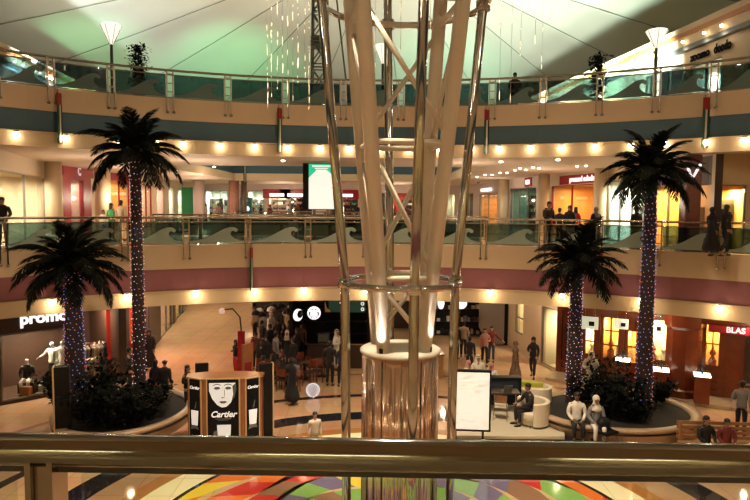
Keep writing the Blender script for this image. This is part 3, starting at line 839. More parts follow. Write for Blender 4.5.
# added unseen fill lamps high on the tower, brightening floor and fascias
M['lens'] = mat('fill_lens', (1, .9, .7), .3, emit=(1, .78, .5), es=8)
for k in range(6):
    w_ = k * PI / 3 + .5
    r = thing('fill_lamp', 'added black fill light out of view high on the tower', 'light', (TC[0] + 2.3 * math.cos(w_), TC[1] + 2.3 * math.sin(w_), 14.6), w_ - PI / 2, 'added fill lights on the tower')
    MB().box((0, 0, 0), (.4, .25, .3)).build('housing', M['black'], r)
    MB().box((0, .13, 0), (.34, .02, .24)).build('lens', M['lens'], r)
    MB().tube([(0, 0, 0), (0, -.6, 0)], .03, 6).build('bracket', M['rail'], r)
    c_, s_ = math.cos(w_), math.sin(w_)
    spot('fill_beam', (TC[0] + 2.6 * c_, TC[1] + 2.6 * s_, 14.4), (TC[0] + 10.5 * c_, TC[1] + 9.5 * s_, 0), 2600, (1, .80, .56), 75, .9, .10)
    spot('fill_beam', (TC[0] + 2.6 * c_, TC[1] + 2.6 * s_, 14.5), (TC[0] + 14 * c_, TC[1] + 14 * s_, 6), 680, (1, .76, .50), 120, .9, .12)
# uplights washing the tent: green and white
for px, yy, tx, ty, e, c in ((85, 30, 85, 62, 900, (.35, 1, .5)), (235, 32, 232, 90, 1700, (.2, 1, .45)), (455, 32, 445, 92, 1500, (.3, 1, .6)), (20, 28, 15, 5, 5200, (.85, .97, 1)),
                             (560, 28, 600, 30, 5200, (.62, 1, .84)), (530, 32, 535, 45, 4200, (1, .93, .82)), (628, 24.8, 690, 2, 3600, (.85, 1, .93)), (150, 30, 150, -50, 2400, (1, .93, .78)), (330, 31, 300, -40, 3000, (1, .92, .76)), (430, 31, 430, -60, 2400, (.95, .98, .82))):
    p = at_y(px, 100, yy)
    d = ray(tx, ty); to = EYE + d * 60
    r = thing('uplight', 'floor uplight behind the top railing washing the tent roof', 'light', (p.x, yy, Z2), 0, 'tent uplights')
    MB().lathe([(.12, 0), (.14, .2), (.17, .22), (0, .2)], 12).build('housing', M['black'], r)
    spot('tent_wash', (p.x, yy, Z2 + .4), to, e * (30 if c[0] < .5 else 5.8), c, 34 if c[0] < .5 else 85, 1.0, .2)
for x, y, e in ((-11, 2, 500), (11, 2, 500), (0, -3, 300)):
    point('gallery_fill', (x, y, 13.5), e, (1, .76, .5), .4)  # added unseen fill points high over the viewer's end
# added unseen warm points filling the area behind the ring and the hall
for x, y, z, e in ((-8, 27.5, 7.6, 110), (4, 27.8, 7.6, 110), (-10, 40, 7.6, 200), (3, 40, 7.6, 200), (-8, 54, 7.8, 150), (2, 54, 7.8, 150), (-10, 29, 3.2, 130), (3.5, 31, 3.2, 110), (-10, 40, 6.5, 420), (-10.5, 30, 3.2, 120), (-10, 52, 3.2, 160), (6.5, 27.3, 3.1, 60), (-8.5, 26, 3.2, 60), (10.3, 23.2, 3.0, 45), (13.2, 21.6, 3.0, 45), (8.5, 32, 7.6, 80), (-13.5, 33, 7.6, 110), (-12, 26, 7.6, 60), (11, 24, 7.6, 40), (7.8, 42, 7.6, 80), (-13, 46, 7.6, 120)):
    point('gallery_fill', (x, y, z), e * 1.4, (1, .79, .56), .08)

# recessed ceiling spots of the middle floor
for px, py in ((469, 178), (477, 177), (485, 175), (492, 175), (500, 173), (507, 173), (515, 170.5), (520, 168.5), (526, 170), (533, 167.5), (539, 168.5), (577, 166.5), (586, 166)):
    p = at_z(px, py, 9.10)
    dup(DL, (p.x, p.y, 9.11), 0, 'tiny ceiling spot in the line above the shops right of the tower, middle floor', 'ceiling spots at right', (.55, .55, .3))
for px, py in ((214, 167), (283, 161), (501, 162), (558, 160)):
    p = at_z(px, py, 9.10)
    dup(DL, (p.x, p.y, 9.11), 0, 'single ceiling spot in the pale soffit of the middle floor', 'soffit spots', (.7, .7, .3))

# mouldings of the rosewood fronts
for u, v, pxs in ((GR[4], GR[5], (564, 583, 603, 627.5, 645)), (GR[5], GR[6], (648, 679, 694, 709, 729, 737)), (GR[6], GR[7], (742,))):
    p, q = Vector(u), Vector(v); o1 = outward(u, v, hc); rz = math.atan2((q - p).y, (q - p).x); L_ = (q - p).length; mid = (p + q) / 2
    MB().box((mid.x - o1.x * .10, mid.y - o1.y * .10, 2.98), (L_, .22, .14), rz).box((mid.x - o1.x * .06, mid.y - o1.y * .06, 2.86), (L_, .13, .08), rz).box((mid.x - o1.x * .06, mid.y - o1.y * .06, .62), (L_, .10, .07), rz).box((mid.x - o1.x * .05, mid.y - o1.y * .05, .25), (L_, .12, .22), rz).build('trim_rosewood_moulding', M['wood'], **ST)
    for px in pxs:
        w_ = p.lerp(q, seg_t(u, v, px)) - o1 * .07
        MB().box((w_.x, w_.y, 1.52), (.22, .16, 2.75), rz).box((w_.x - o1.x * .09, w_.y - o1.y * .09, 1.5), (.10, .03, 2.0), rz).build('trim_rosewood_pilaster', M['wood'], **ST)
# ================================================================== people
TS = bpy.data.scenes.new('workbench')
def skin(name, V, Eg, Rd, root, m, parent, sub=1):
    me = bpy.data.meshes.new(name); me.from_pydata([tuple(v) for v in V], Eg, [])
    o = bpy.data.objects.new('tmp_skin', me); TS.collection.objects.link(o)
    s = o.modifiers.new('skin', 'SKIN'); s.use_smooth_shade = True; s.branch_smoothing = .6
    for i, r in enumerate(Rd):
        me.skin_vertices[0].data[i].radius = (r, r) if not hasattr(r, '__len__') else r
        me.skin_vertices[0].data[i].use_root = (i == root)
    if sub:
        d = o.modifiers.new('sub', 'SUBSURF'); d.levels = sub; d.render_levels = sub
    vl = TS.view_layers[0]; vl.update(); dg = vl.depsgraph
    out = bpy.data.meshes.new_from_object(o.evaluated_get(dg)); bpy.data.objects.remove(o)
    out.name = name; out.materials.clear(); out.materials.append(m)
    out.polygons.foreach_set('use_smooth', [True] * len(out.polygons))
    q = bpy.data.objects.new(name, out); COL.objects.link(q)
    if parent: q.parent = parent
    return q
SK = {'light': mat('skin_light', (.52, .30, .20), .5), 'tan': mat('skin_tan', (.34, .18, .11), .5), 'brown': mat('skin_brown', (.16, .08, .05), .5)}
def cloth(name, c): return mat('cloth_' + name, c, .8, noise=.12, nscale=14)
C_ = {k: cloth(k, v) for k, v in dict(black=(.012, .011, .013), white=(.72, .69, .62), grey=(.20, .20, .21), blue=(.05, .07, .16), green=(.03, .22, .08), red=(.45, .03, .03), pink=(.55, .26, .24), beige=(.48, .36, .24),
      navy=(.02, .025, .05), brown=(.12, .06, .035), stripe=(.38, .30, .2), denim=(.05, .07, .12), maroon=(.18, .03, .03), teal=(.04, .22, .22), pattern=(.22, .13, .09), pale=(.60, .52, .42)).items()}
# woven pattern of the flowing robe
_m = C_['pattern']; _n = _m.node_tree
_v = _n.nodes.new('ShaderNodeTexVoronoi'); _v.inputs['Scale'].default_value = 9
_r = _n.nodes.new('ShaderNodeValToRGB'); _r.color_ramp.elements[0].color = (.30, .18, .12, 1); _r.color_ramp.elements[1].color = (.05, .025, .02, 1)
_n.links.new(_v.outputs['Distance'], _r.inputs[0]); _n.links.new(_r.outputs[0], _n.nodes['Principled BSDF'].inputs['Base Color'])
HAIR = mat('hair_black', (.012, .009, .008), .45); HAIRB = mat('hair_brown', (.06, .03, .015), .45)
SHOE = mat('shoe_black', (.01, .01, .01), .4); SHOEW = mat('shoe_white', (.6, .58, .55), .5)
EYEM = mat('eye_dark', (.01, .008, .006), .3); LIP = mat('lip_rose', (.36, .10, .08), .4); CORD = mat('head_cord', (.01, .01, .01), .6)

def person(label, loc, rz=0, h=1.72, top='black', low='black', dress=None, hair='short', skin_='tan', legs='stand', arms=('down', 'down'), group=None,
           sleeves=True, face=True, women=False, detail=True, name='person', lean=0.0, cat='person', skm=None, shoes=None, turn=0):
    root = thing(name, label, cat, loc, rz, group)
    S = h / 1.72; sk = skm or SK[skin_]
    V, Eg, Rd = [], [], []
    def add(v, par=None, r=.05):
        V.append(Vector(v) * S); Rd.append(tuple(x * S for x in r) if hasattr(r, '__len__') else r * S)
        if par is not None: Eg.append((par, len(V) - 1))
        return len(V) - 1
    sit = legs == 'sit'
    dz = -.43 if sit else 0
    sw = .165 if women else .19
    ly = lambda z: -lean * (z - .95)     # forward lean
    J = {}
    pel = add((0, 0, .96 + dz), None, (.145, .115)); sp = add((0, ly(1.14), 1.14 + dz), pel, (.125, .10)); ch = add((0, ly(1.33), 1.33 + dz), sp, (.15, .11))
    nb = add((0, ly(1.46), 1.46 + dz), ch, (.075, .07)); nk = add((0, ly(1.52) - .01, 1.52 + dz), nb, .05)
    hc_ = Vector((0, ly(1.6) - .02, 1.60 + dz))
    h1 = add(hc_ + Vector((0, -.01, -.02)), nk, (.066, .074)); h2 = add(hc_ + Vector((0, 0, .045)), h1, (.077, .092)); h3 = add(hc_ + Vector((0, .005, .098)), h2, (.055, .065))
    HC = hc_ * S
    nbody = len(V)
    A, Lg = {}, {}
    for s, am in ((-1, arms[0]), (1, arms[1])):
        sh = Vector((s * sw, ly(1.41), 1.41 + dz))
        P = {'down': ((s * .035, .03, -.28), (s * .04, -.04, -.53), (0, -.1, -1)),
             'swing': ((s * .04, .10, -.26), (s * .03, .0, -.50), (0, -.3, -1)),
             'swingf': ((s * .03, -.05, -.28), (s * .0, -.22, -.48), (0, -.5, -.8)),
             'bent': ((s * .06, .04, -.27), (-s * .04, -.20, -.24), (-s * .4, -.6, .3)),
             'phone': ((s * .05, -.02, -.27), (-s * .02, -.2, -.12), (0, -.3, 1)),
             'hip': ((s * .15, .06, -.24), (s * .0, -.03, -.40), (-s * .6, -.2, -.8)),
             'rail': ((s * .06, -.10, -.25), (-s * .02, -.33, -.30), (-s * .5, -.8, -.1)),
             'lap': ((s * .05, -.04, -.28), (-s * .06, -.26, -.40), (-s * .6, -.7, -.2)),
             'out': ((s * .16, .0, -.20), (s * .36, -.05, -.32), (s * .7, -.3, -.5))}[am]
        a0 = add(sh, ch, .062); el = sh + Vector(P[0]); wr = sh + Vector(P[1]); hd = Vector(P[2]).normalized()
        a1 = add(sh.lerp(el, .5), a0, .046); a2 = add(el, a1, .038); a3 = add(el.lerp(wr, .5), a2, .033); a4 = add(wr, a3, .027)
        pm = wr + hd * .05; a5 = add(pm, a4, (.034, .018))
        if detail:
            side = hd.cross(Vector((0, 0, 1) if abs(hd.z) < .8 else (0, 1, 0))).normalized(); nrm_ = hd.cross(side)
            kn = pm + hd * .035
            for q, ln in ((-1.5, .055), (-.5, .07), (.5, .075), (1.5, .065)):
                f1 = add(kn + side * q * .019, a5, .0095); f2 = add(kn + side * q * .021 + hd * ln * .55 + nrm_ * .004, f1, .0085); add(kn + side * q * .021 + hd * ln + nrm_ * .018, f2, .0075)
            t1 = add(pm + side * .04 * s - hd * .01, a4, .011); add(pm + side * .058 * s + hd * .03, t1, .009)
        else: add(pm + hd * .06, a5, (.03, .014))
        A[s] = (sh, el, wr)
    for s in (-1, 1):
        if sit: hp, kn, an, to = (s * .09, -.02, .49), (s * .12, -.44, .50), (s * .12, -.42, .09), (s * .13, -.57, .035)
        elif legs == 'walk':
            f = s * (.45 if dress else 1); hp, kn, an, to = (s * .085, 0, .90), (s * .09, -.10 * f - .05, .50), (s * .085, -.26 * f + .06, .10 + (.05 if f < 0 else 0)), (s * .09, -.26 * f - .09, .035 + (.0 if f > 0 else 0))
        else: hp, kn, an, to = (s * .085, 0, .90), (s * .095, -.02, .50), (s * .10, .02, .09), (s * .12, -.12, .035)
        hp, kn, an, to = map(Vector, (hp, kn, an, to))
        b0 = add(hp, pel, .088); b1 = add(hp.lerp(kn, .5), b0, .076); b2 = add(kn, b1, .055); b3 = add(kn.lerp(an, .35), b2, .054); b4 = add(an, b3, .036); b5 = add(an.lerp(to, .5) + Vector((0, 0, -.03)), b4, (.04, .032)); add(to, b5, (.042, .028))
        Lg[s] = (hp, kn, an, to)
    skin('body', V, Eg, Rd, 0, sk, root, 1)
    # -------- clothes, grown on the same joints
    def sub_skin(nm, pts, eds, rad, m): return skin(nm, [Vector(p) * S for p in pts], eds, [tuple(x * S for x in r) if hasattr(r, '__len__') else r * S for r in rad], 0, m, root, 1)
    if dress:
        m = C_[dress]
        if sit:
            pts = [(0, 0, .52), (0, ly(1.14), 1.14 + dz), (0, ly(1.33), 1.33 + dz), (0, ly(1.45), 1.45 + dz), (0, -.25, .52), (0, -.47, .50), (0, -.47, .28), (0, -.45, .06)]
            eds = [(0, 1), (1, 2), (2, 3), (0, 4), (4, 5), (5, 6), (6, 7)]; rad = [(.19, .15), (.15, .13), (.18, .13), (.08, .08), (.20, .10), (.20, .09), (.19, .08), (.2, .09)]
            sh_i = 2
        else:
            hem = .36 if dress in ('black', 'pattern') and women else .24
            sw_ = .10 if legs == 'walk' else 0
            pts = [(0, 0, .95), (0, ly(1.14), 1.14), (0, ly(1.33), 1.33), (0, ly(1.50), 1.50), (0, 0, .7), (0, 0, .4), (0, 0, .07)]
            eds = [(0, 1), (1, 2), (2, 3), (0, 4), (4, 5), (5, 6)]; rad = [(.19, .16), (.16, .135), (.215, .16), (.10, .10), (.21, .19), (hem * .95, .27), (hem * 1.12, .33)]
            sh_i = 2
        for s in (-1, 1):
            b = len(pts); pts += [A[s][0], A[s][1], A[s][2]]; eds += [(sh_i, b), (b, b + 1), (b + 1, b + 2)]; rad += [.100, .072, .064 if women else .05]
        sub_skin('dress' if women else 'robe', pts, eds, rad, m)
    else:
        zb_ = .86 + dz + (.06 if sit else 0)
        pts = [(0, 0, zb_), (0, 0, .99 + dz), (0, ly(1.15), 1.15 + dz), (0, ly(1.34), 1.34 + dz), (0, ly(1.44), 1.44 + dz), (0, ly(1.51), 1.51 + dz)]
        eds = [(0, 1), (1, 2), (2, 3), (3, 4), (4, 5)]; rad = [(.175, .145), (.17, .14), (.155, .13), (.195, .145), (.15, .12), (.082, .082)]
        for s in (-1, 1):
            b = len(pts); w_ = A[s][2] if sleeves else A[s][1]
            pts += [A[s][0], A[s][0].lerp(A[s][1], .5), A[s][1] if sleeves else A[s][0].lerp(A[s][1], .8)]; eds += [(3, b), (b, b + 1), (b + 1, b + 2)]; rad += [.098, .070, .058]
            if sleeves: pts += [A[s][2]]; eds += [(b + 2, b + 3)]; rad += [.040]
        sub_skin('top', pts, eds, rad, C_[top])
        pts = [(0, 0, 1.0 + dz), (0, 0, .91 + dz)]; eds = [(0, 1)]; rad = [(.148, .122), (.165, .14)]
        for s in (-1, 1):
            hp, kn, an, to = Lg[s]; b = len(pts)
            pts += [hp, hp.lerp(kn, .5), kn, kn.lerp(an, .5), an + Vector((0, 0, .03))]; eds += [(1, b), (b, b + 1), (b + 1, b + 2), (b + 2, b + 3), (b + 3, b + 4)]; rad += [.100, .088, .070, .064, .055]
        sub_skin('trousers', pts, eds, rad, C_[low])
    for s in (-1, 1):
        hp, kn, an, to = Lg[s]
        mid = an.lerp(to, .5)
        d = (to - an); rzz = math.atan2(d.y, d.x)
        MB().ball((0, 0, 0), .05, 10, 6, sc=(2.6, 1.0, .85)).build('shoe', shoes or SHOE, root)
        o = root.children[-1] if False else COL.objects[-1]
        o.matrix_local = Matrix.Translation(Vector((mid.x, mid.y, max(.042, (to.z + .008)))) * S) @ Matrix.Rotation(rzz, 4, 'Z') @ Matrix.Scale(S, 4)
    # -------- head
    hx, hy, hz_ = HC
    if face:
        for s in (-1, 1):
            MB().ball((hx + s * .030 * S, hy - .083 * S, hz_ + .035 * S), .011 * S, 8, 6).build('eye', EYEM, root)
            MB().ball((hx + s * .079 * S, hy + .0, hz_ + .025 * S), .022 * S, 8, 6, sc=(.4, .8, 1.2)).build('ear', sk, root)
        MB().ball((hx, hy - .093 * S, hz_ + .010 * S), .015 * S, 8, 6, sc=(.8, 1.2, 1.5)).build('nose', sk, root)
        MB().ball((hx, hy - .078 * S, hz_ - .030 * S), .022 * S, 8, 6, sc=(1.1, .5, .35)).build('mouth', LIP, root)
    if hair in ('short', 'long', 'bun', 'brownlong'):
        hm = HAIRB if hair == 'brownlong' else HAIR
        mb = MB(); mb.ball((hx, hy + .026 * S, hz_ + .078 * S), .092 * S, 14, 10, sc=(.98, 1.08, .9)); mb.ball((hx, hy + .052 * S, hz_ + .02 * S), .082 * S, 12, 8, sc=(.98, .8, 1.1))
        if hair in ('long', 'brownlong'): mb.ball((hx, hy + .06 * S, hz_ - .06 * S), .1 * S, 12, 10, sc=(.95, .62, 1.7))
        if hair == 'bun': mb.ball((hx, hy + .11 * S, hz_ + .09 * S), .045 * S, 10, 8)
        mb.build('hair', hm, root)
    elif hair in ('hijab', 'hijab_white', 'hijab_grey', 'hijab_pattern'):
        m = C_[{'hijab': 'black', 'hijab_white': 'white', 'hijab_grey': 'grey', 'hijab_pattern': 'pattern'}[hair]]
        mb = MB(); mb.ball((hx, hy + .032 * S, hz_ + .05 * S), .103 * S, 14, 10, sc=(.98, 1.04, 1.05))
        mb.lathe([(.085 * S, hz_ - .02 * S), (.082 * S, hz_ - .07 * S), (.12 * S, hz_ - .14 * S), (.19 * S, hz_ - .24 * S), (.17 * S, hz_ - .30 * S)], 16, c=(hx, hy + .03 * S), sx=1, sy=.75)
        mb.build('headscarf', m, root)
    elif hair in ('ghutra', 'ghutra_pink'):
        m = C_['white' if hair == 'ghutra' else 'pink']
        mb = MB(); mb.ball((hx, hy + .032 * S, hz_ + .075 * S), .099 * S, 14, 10, sc=(1, 1.05, .92))
        mb.lathe([(.10 * S, hz_ + .06 * S), (.115 * S, hz_ - .04 * S), (.15 * S, hz_ - .13 * S), (.20 * S, hz_ - .26 * S), (.15 * S, hz_ - .34 * S)], 16, c=(hx, hy + .05 * S), sx=1, sy=.62)
        g_ = mb.build('headdress', m, root)
        if hair == 'ghutra':
            MB().tube([(hx + .096 * S * math.cos(2 * PI * k / 20), hy + .02 * S + .1 * S * math.sin(2 * PI * k / 20), hz_ + .12 * S) for k in range(20)], .011 * S, 6, closed=True).build('head_cord', CORD, g_)
    elif hair == 'cap':
        MB().ball((hx, hy + .01 * S, hz_ + .07 * S), .096 * S, 12, 8, sc=(1, 1.05, .75)).box((hx, hy - .11 * S, hz_ + .075 * S), (.12 * S, .09 * S, .012 * S)).build('cap', HAIR, root)
    return root
def bag(root, m, loc, sz=(.28, .12, .26), name='bag'):
    mb = MB().box(loc, sz); x, y, z = loc
    b = mb.build(name, m, root, bevel=.015)
    MB().tube([(x - sz[0] * .3, y, z + sz[2] / 2), (x - sz[0] * .2, y, z + sz[2] / 2 + .12), (x + sz[0] * .2, y, z + sz[2] / 2 + .12), (x + sz[0] * .3, y, z + sz[2] / 2)], .008, 5).build('handle', m, b)
    return b
# ================================================================== palms
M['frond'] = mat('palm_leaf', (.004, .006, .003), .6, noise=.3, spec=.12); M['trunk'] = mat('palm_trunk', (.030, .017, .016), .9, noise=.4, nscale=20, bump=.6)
LB = [mat('fairy_white', (1, 1, 1), .4, emit=(1, .85, .8), es=1.0), mat('fairy_blue', (.3, .4, 1), .4, emit=(.22, .35, 1), es=.9), mat('fairy_rose', (1, .3, .3), .4, emit=(1, .25, .25), es=.8)]
def frond_mesh(seed, L_=1.9):
    r = random.Random(seed); mb = MB(); n = 22; pts = []
    for i in range(n + 1):
        f = i / n; pts.append(Vector((L_ * f * (1 - .12 * f * f), r.uniform(-.01, .01), .28 * f - .95 * f * f * f * 1.0)))
    mb.tube(pts, [.022 * (1 - .8 * i / n) + .004 for i in range(n + 1)], 5)
    for i in range(3, n + 1):
        f = i / n; t = (pts[i] - pts[i - 1]).normalized()
        ll = .62 * (math.sin(PI * (.10 + .86 * f)) ** .6) * (1 if f < .95 else .7)
        for s in (-1, 1):
            for q in (0, .5):
                p = pts[i - 1].lerp(pts[i], q)
                d = (t * r.uniform(.6, .9) + Vector((0, s * r.uniform(.55, .8), r.uniform(-.55, -.05)))).normalized()
                e1 = p + d * ll * .55; e2 = p + d * ll * r.uniform(.85, 1.05) + Vector((0, 0, -.10 * ll)); wv = t * .034
                mb.add([p - wv * .6, e1 - wv, e2, e1 + wv, p + wv * .6], [(0, 1, 2, 3, 4)])
    return mb
FM = []
for s_ in range(4):
    o = frond_mesh(s_).build('frond', M['frond']); FM.append(o.data); bpy.data.objects.remove(o)
def palm(label, x, y, zc, sc, r0, r1, lights, seed, n=36, blue=.4):
    root = thing('palm_tree', label, 'palm', (x, y, .3)); r = random.Random(seed); H = zc - .3
    mb = MB(); prof = []; N_ = int(H / .14)
    for i in range(N_ + 1):
        f = i / N_; rad = r0 + (r1 - r0) * f
        prof.append((rad, H * f)); prof.append((rad * .88, H * (f + .5 / N_)) if i < N_ else (rad * .9, H))
    prof.append((0.02, H + .1)); mb.lathe(prof, 16).build('trunk', M['trunk'], root)
    MB().lathe([(r1 * .9, H - .35), (r1 * 1.5, H - .1), (r1 * 1.1, H + .2), (.03, H + .45)], 12).build('crown_shaft', M['trunk'], root)
    mb = MB()
    for i in range(lights):
        f = i / lights; w_ = i * .61 + r.uniform(-.12, .12); z = .35 + (H - .5) * f + r.uniform(-.05, .05); rad = r0 + (r1 - r0) * z / H + .02
        q = r.random()
        mb.ball((rad * math.cos(w_), rad * math.sin(w_), z), .015, 4, 3, mi=1 if q < blue else (2 if q < blue + .35 else 0))
    mb.build('string_lights', LB, root, kind='stuff')
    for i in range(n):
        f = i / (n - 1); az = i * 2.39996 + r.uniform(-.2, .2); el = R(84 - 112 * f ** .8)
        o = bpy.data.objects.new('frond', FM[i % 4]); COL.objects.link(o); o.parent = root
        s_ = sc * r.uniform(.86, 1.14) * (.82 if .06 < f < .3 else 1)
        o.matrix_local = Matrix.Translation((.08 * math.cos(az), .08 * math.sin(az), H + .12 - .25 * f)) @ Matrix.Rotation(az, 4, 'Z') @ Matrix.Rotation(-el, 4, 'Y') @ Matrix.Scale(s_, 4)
    return root
def gx(px, y): return xat(px, y, 300)
PT = [('tall palm in rose and white fairy lights, its crown before the upper left fascia', 138, 20.9, 8.95, .90, .22, .18, 420, 11, .22),
      ('short palm in blue and white fairy lights before the dark fashion shop, far left', 73, 20.0, 5.25, .95, .38, .21, 400, 12, .7),
      ('tall palm in blue and white fairy lights at right, crown above the middle railing', 647, 20.4, 8.35, .86, .28, .18, 460, 13, .6),
      ('short palm in white and rose fairy lights, right of the tower', 576, 21.4, 5.3, .86, .27, .19, 340, 14, .3)]
for lab, px, y, zc, sc, r0, r1, nl, sd, bl in PT:
    palm(lab, gx(px, y), y, zc, sc, r0, r1, nl, sd, blue=bl)

# ---- planters with curved stone seats
M['stone'] = mat('planter_stone', (.46, .33, .22), .3, noise=.1, spec=.2); M['soil'] = mat('planter_soil', (.015, .012, .01), .9)
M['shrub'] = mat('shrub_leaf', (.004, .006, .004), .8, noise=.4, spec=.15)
def planter(label, x, y, rx, ry):
    root = thing('stone_planter', label, 'planter', (x, y, 0))
    MB().lathe([(rx * .93, 0), (rx * .97, .36), (rx, .40), (rx, .50), (rx * .90, .50), (rx * .88, .41)], 64, sy=ry / rx, cap=False).build('stone_rim', M['stone'], root)
    MB().lathe([(rx * .89, .40), (0, .46)], 48, sy=ry / rx, cap=False).build('soil', M['soil'], root)
    MB().lathe([(rx * .985, .30), (rx * .99, .30), (rx * .99, .34), (rx * .985, .34)], 64, sy=ry / rx).build('dark_inlay', M['dark'], root)
planter('curved stone planter with palms and dark shrubs, at the left of the ground floor', -8.2, 20.2, 2.15, 2.5)
planter('curved stone planter with palms, on whose edge two people sit, at the right', 8.05, 20.6, 2.75, 2.2)
def shrub(label, x, y, h, w_, seed, z0=.42, group=None, dens=560, name='planter_shrub'):
    root = thing(name, label, 'shrub', (x, y, z0), 0, group); r = random.Random(seed); st = MB(); lf = MB()
    for k in range(9):
        az = r.uniform(0, 6.28); p = Vector((0, 0, 0)); pts = [p.copy()]
        for j in range(4):
            p = p + Vector((math.cos(az) * w_ * .22 * r.uniform(.3, 1), math.sin(az) * w_ * .22 * r.uniform(.3, 1), h * .24)); pts.append(p.copy())
        st.tube(pts, [.018, .014, .011, .008, .005], 4)
        for j in range(dens // 9):
            q = pts[r.randint(1, 4)] + Vector((r.gauss(0, w_ * .16), r.gauss(0, w_ * .16), r.gauss(0, h * .09)))
            q.z = max(q.z, .04)
            d = Vector((r.uniform(-1, 1), r.uniform(-1, 1), r.uniform(-.3, .9))).normalized(); s = d.cross(Vector((0, 0, 1))).normalized(); l = r.uniform(.13, .25)
            lf.add([q, q + d * l * .5 + s * l * .28, q + d * l, q + d * l * .5 - s * l * .28], [(0, 1, 2, 3)])
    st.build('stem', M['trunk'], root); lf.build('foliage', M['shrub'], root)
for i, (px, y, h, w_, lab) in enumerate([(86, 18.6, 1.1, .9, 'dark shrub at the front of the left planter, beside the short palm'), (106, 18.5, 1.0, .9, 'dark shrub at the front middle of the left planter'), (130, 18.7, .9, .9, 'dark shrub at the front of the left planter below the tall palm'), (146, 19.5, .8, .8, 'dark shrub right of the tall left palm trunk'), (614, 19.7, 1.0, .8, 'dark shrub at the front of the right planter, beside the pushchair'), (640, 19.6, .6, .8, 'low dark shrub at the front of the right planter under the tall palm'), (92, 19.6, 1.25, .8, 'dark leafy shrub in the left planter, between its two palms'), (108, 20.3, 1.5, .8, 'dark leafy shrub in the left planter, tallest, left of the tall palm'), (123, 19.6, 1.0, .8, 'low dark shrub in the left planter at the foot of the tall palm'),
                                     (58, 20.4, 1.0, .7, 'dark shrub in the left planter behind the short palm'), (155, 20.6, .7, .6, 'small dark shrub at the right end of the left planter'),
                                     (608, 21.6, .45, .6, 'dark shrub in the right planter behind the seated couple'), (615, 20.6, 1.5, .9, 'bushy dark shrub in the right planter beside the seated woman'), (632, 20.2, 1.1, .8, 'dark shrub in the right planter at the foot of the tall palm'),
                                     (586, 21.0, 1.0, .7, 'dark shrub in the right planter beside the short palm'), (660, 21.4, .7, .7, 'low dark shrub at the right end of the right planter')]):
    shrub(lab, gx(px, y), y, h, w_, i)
M['pot'] = mat('pot_dark', (.03, .03, .03), .5)
for px, yy, hh, lab in ((139, 25.4, 2.45, 'dark potted shrub on the top floor, just right of the left lamp post'), (597, 25.4, 2.15, 'dark potted shrub on the top floor, just left of the right lamp post')):
    p = at_y(px, 100, yy)
    root = thing('potted_shrub', lab, 'plant', (p.x, yy, Z2)); r = random.Random(px)
    MB().lathe([(.15, 0), (.22, .4), (.24, .42), (.2, .42), (0, .36)], 16).build('pot', M['pot'], root)
    MB().tube([(0, 0, .3), (.02, 0, hh * .9)], .03, 6).build('stem', M['trunk'], root)
    lf = MB()
    for j in range(900):
        f = r.random(); q = Vector((r.gauss(0, .17), r.gauss(0, .17), .45 + (hh - .55) * f)); d = Vector((r.uniform(-1, 1), r.uniform(-1, 1), r.uniform(-.4, .9))).normalized(); s = d.cross(Vector((0, 0, 1))).normalized(); l = r.uniform(.1, .2)
        lf.add([q, q + d * l * .5 + s * l * .3, q + d * l, q + d * l * .5 - s * l * .3], [(0, 1, 2, 3)])
    lf.build('foliage', M['shrub'], root)

# ================================================================== advertising kiosk
M['kwood'] = mat('kiosk_wood', (.30, .12, .045), .3, noise=.2, nscale=5); M['poster'] = mat('poster_black', (.005, .006, .010), .5, spec=.15)
M['pface'] = mat('poster_face', (.70, .74, .72), .4, emit=(.85, .9, .88), es=.45, noise=.06, nscale=4); M['pwhite'] = mat('poster_white', (.9, .88, .85), .4, emit=(1, .97, .93), es=.5)
M['pgrey'] = mat('poster_grey', (.16, .17, .19), .4); M['pshade'] = mat('poster_shade', (.10, .11, .13), .4); M['pframe'] = mat('poster_frame', (.62, .45, .24), .35)
ky = 18.2
root = thing('advertising_kiosk', 'wooden three-sided kiosk with black and white perfume posters showing a face', 'kiosk', (gx(223.5, ky), ky, 0), R(5))
plan = [(-1.08, .06), (-.57, -.22), (.57, -.22), (1.08, .06), (1.1, .45), (.55, .62), (-.55, .62), (-1.1, .45)]
kb = MB().prism(plan, 0, 2.06)
kb.build('body', M['kwood'], root)
MB().prism([(x * 1.04, y * 1.04 - .01) for x, y in plan], 2.06, 2.12).build('top_rim', M['kwood'], root)
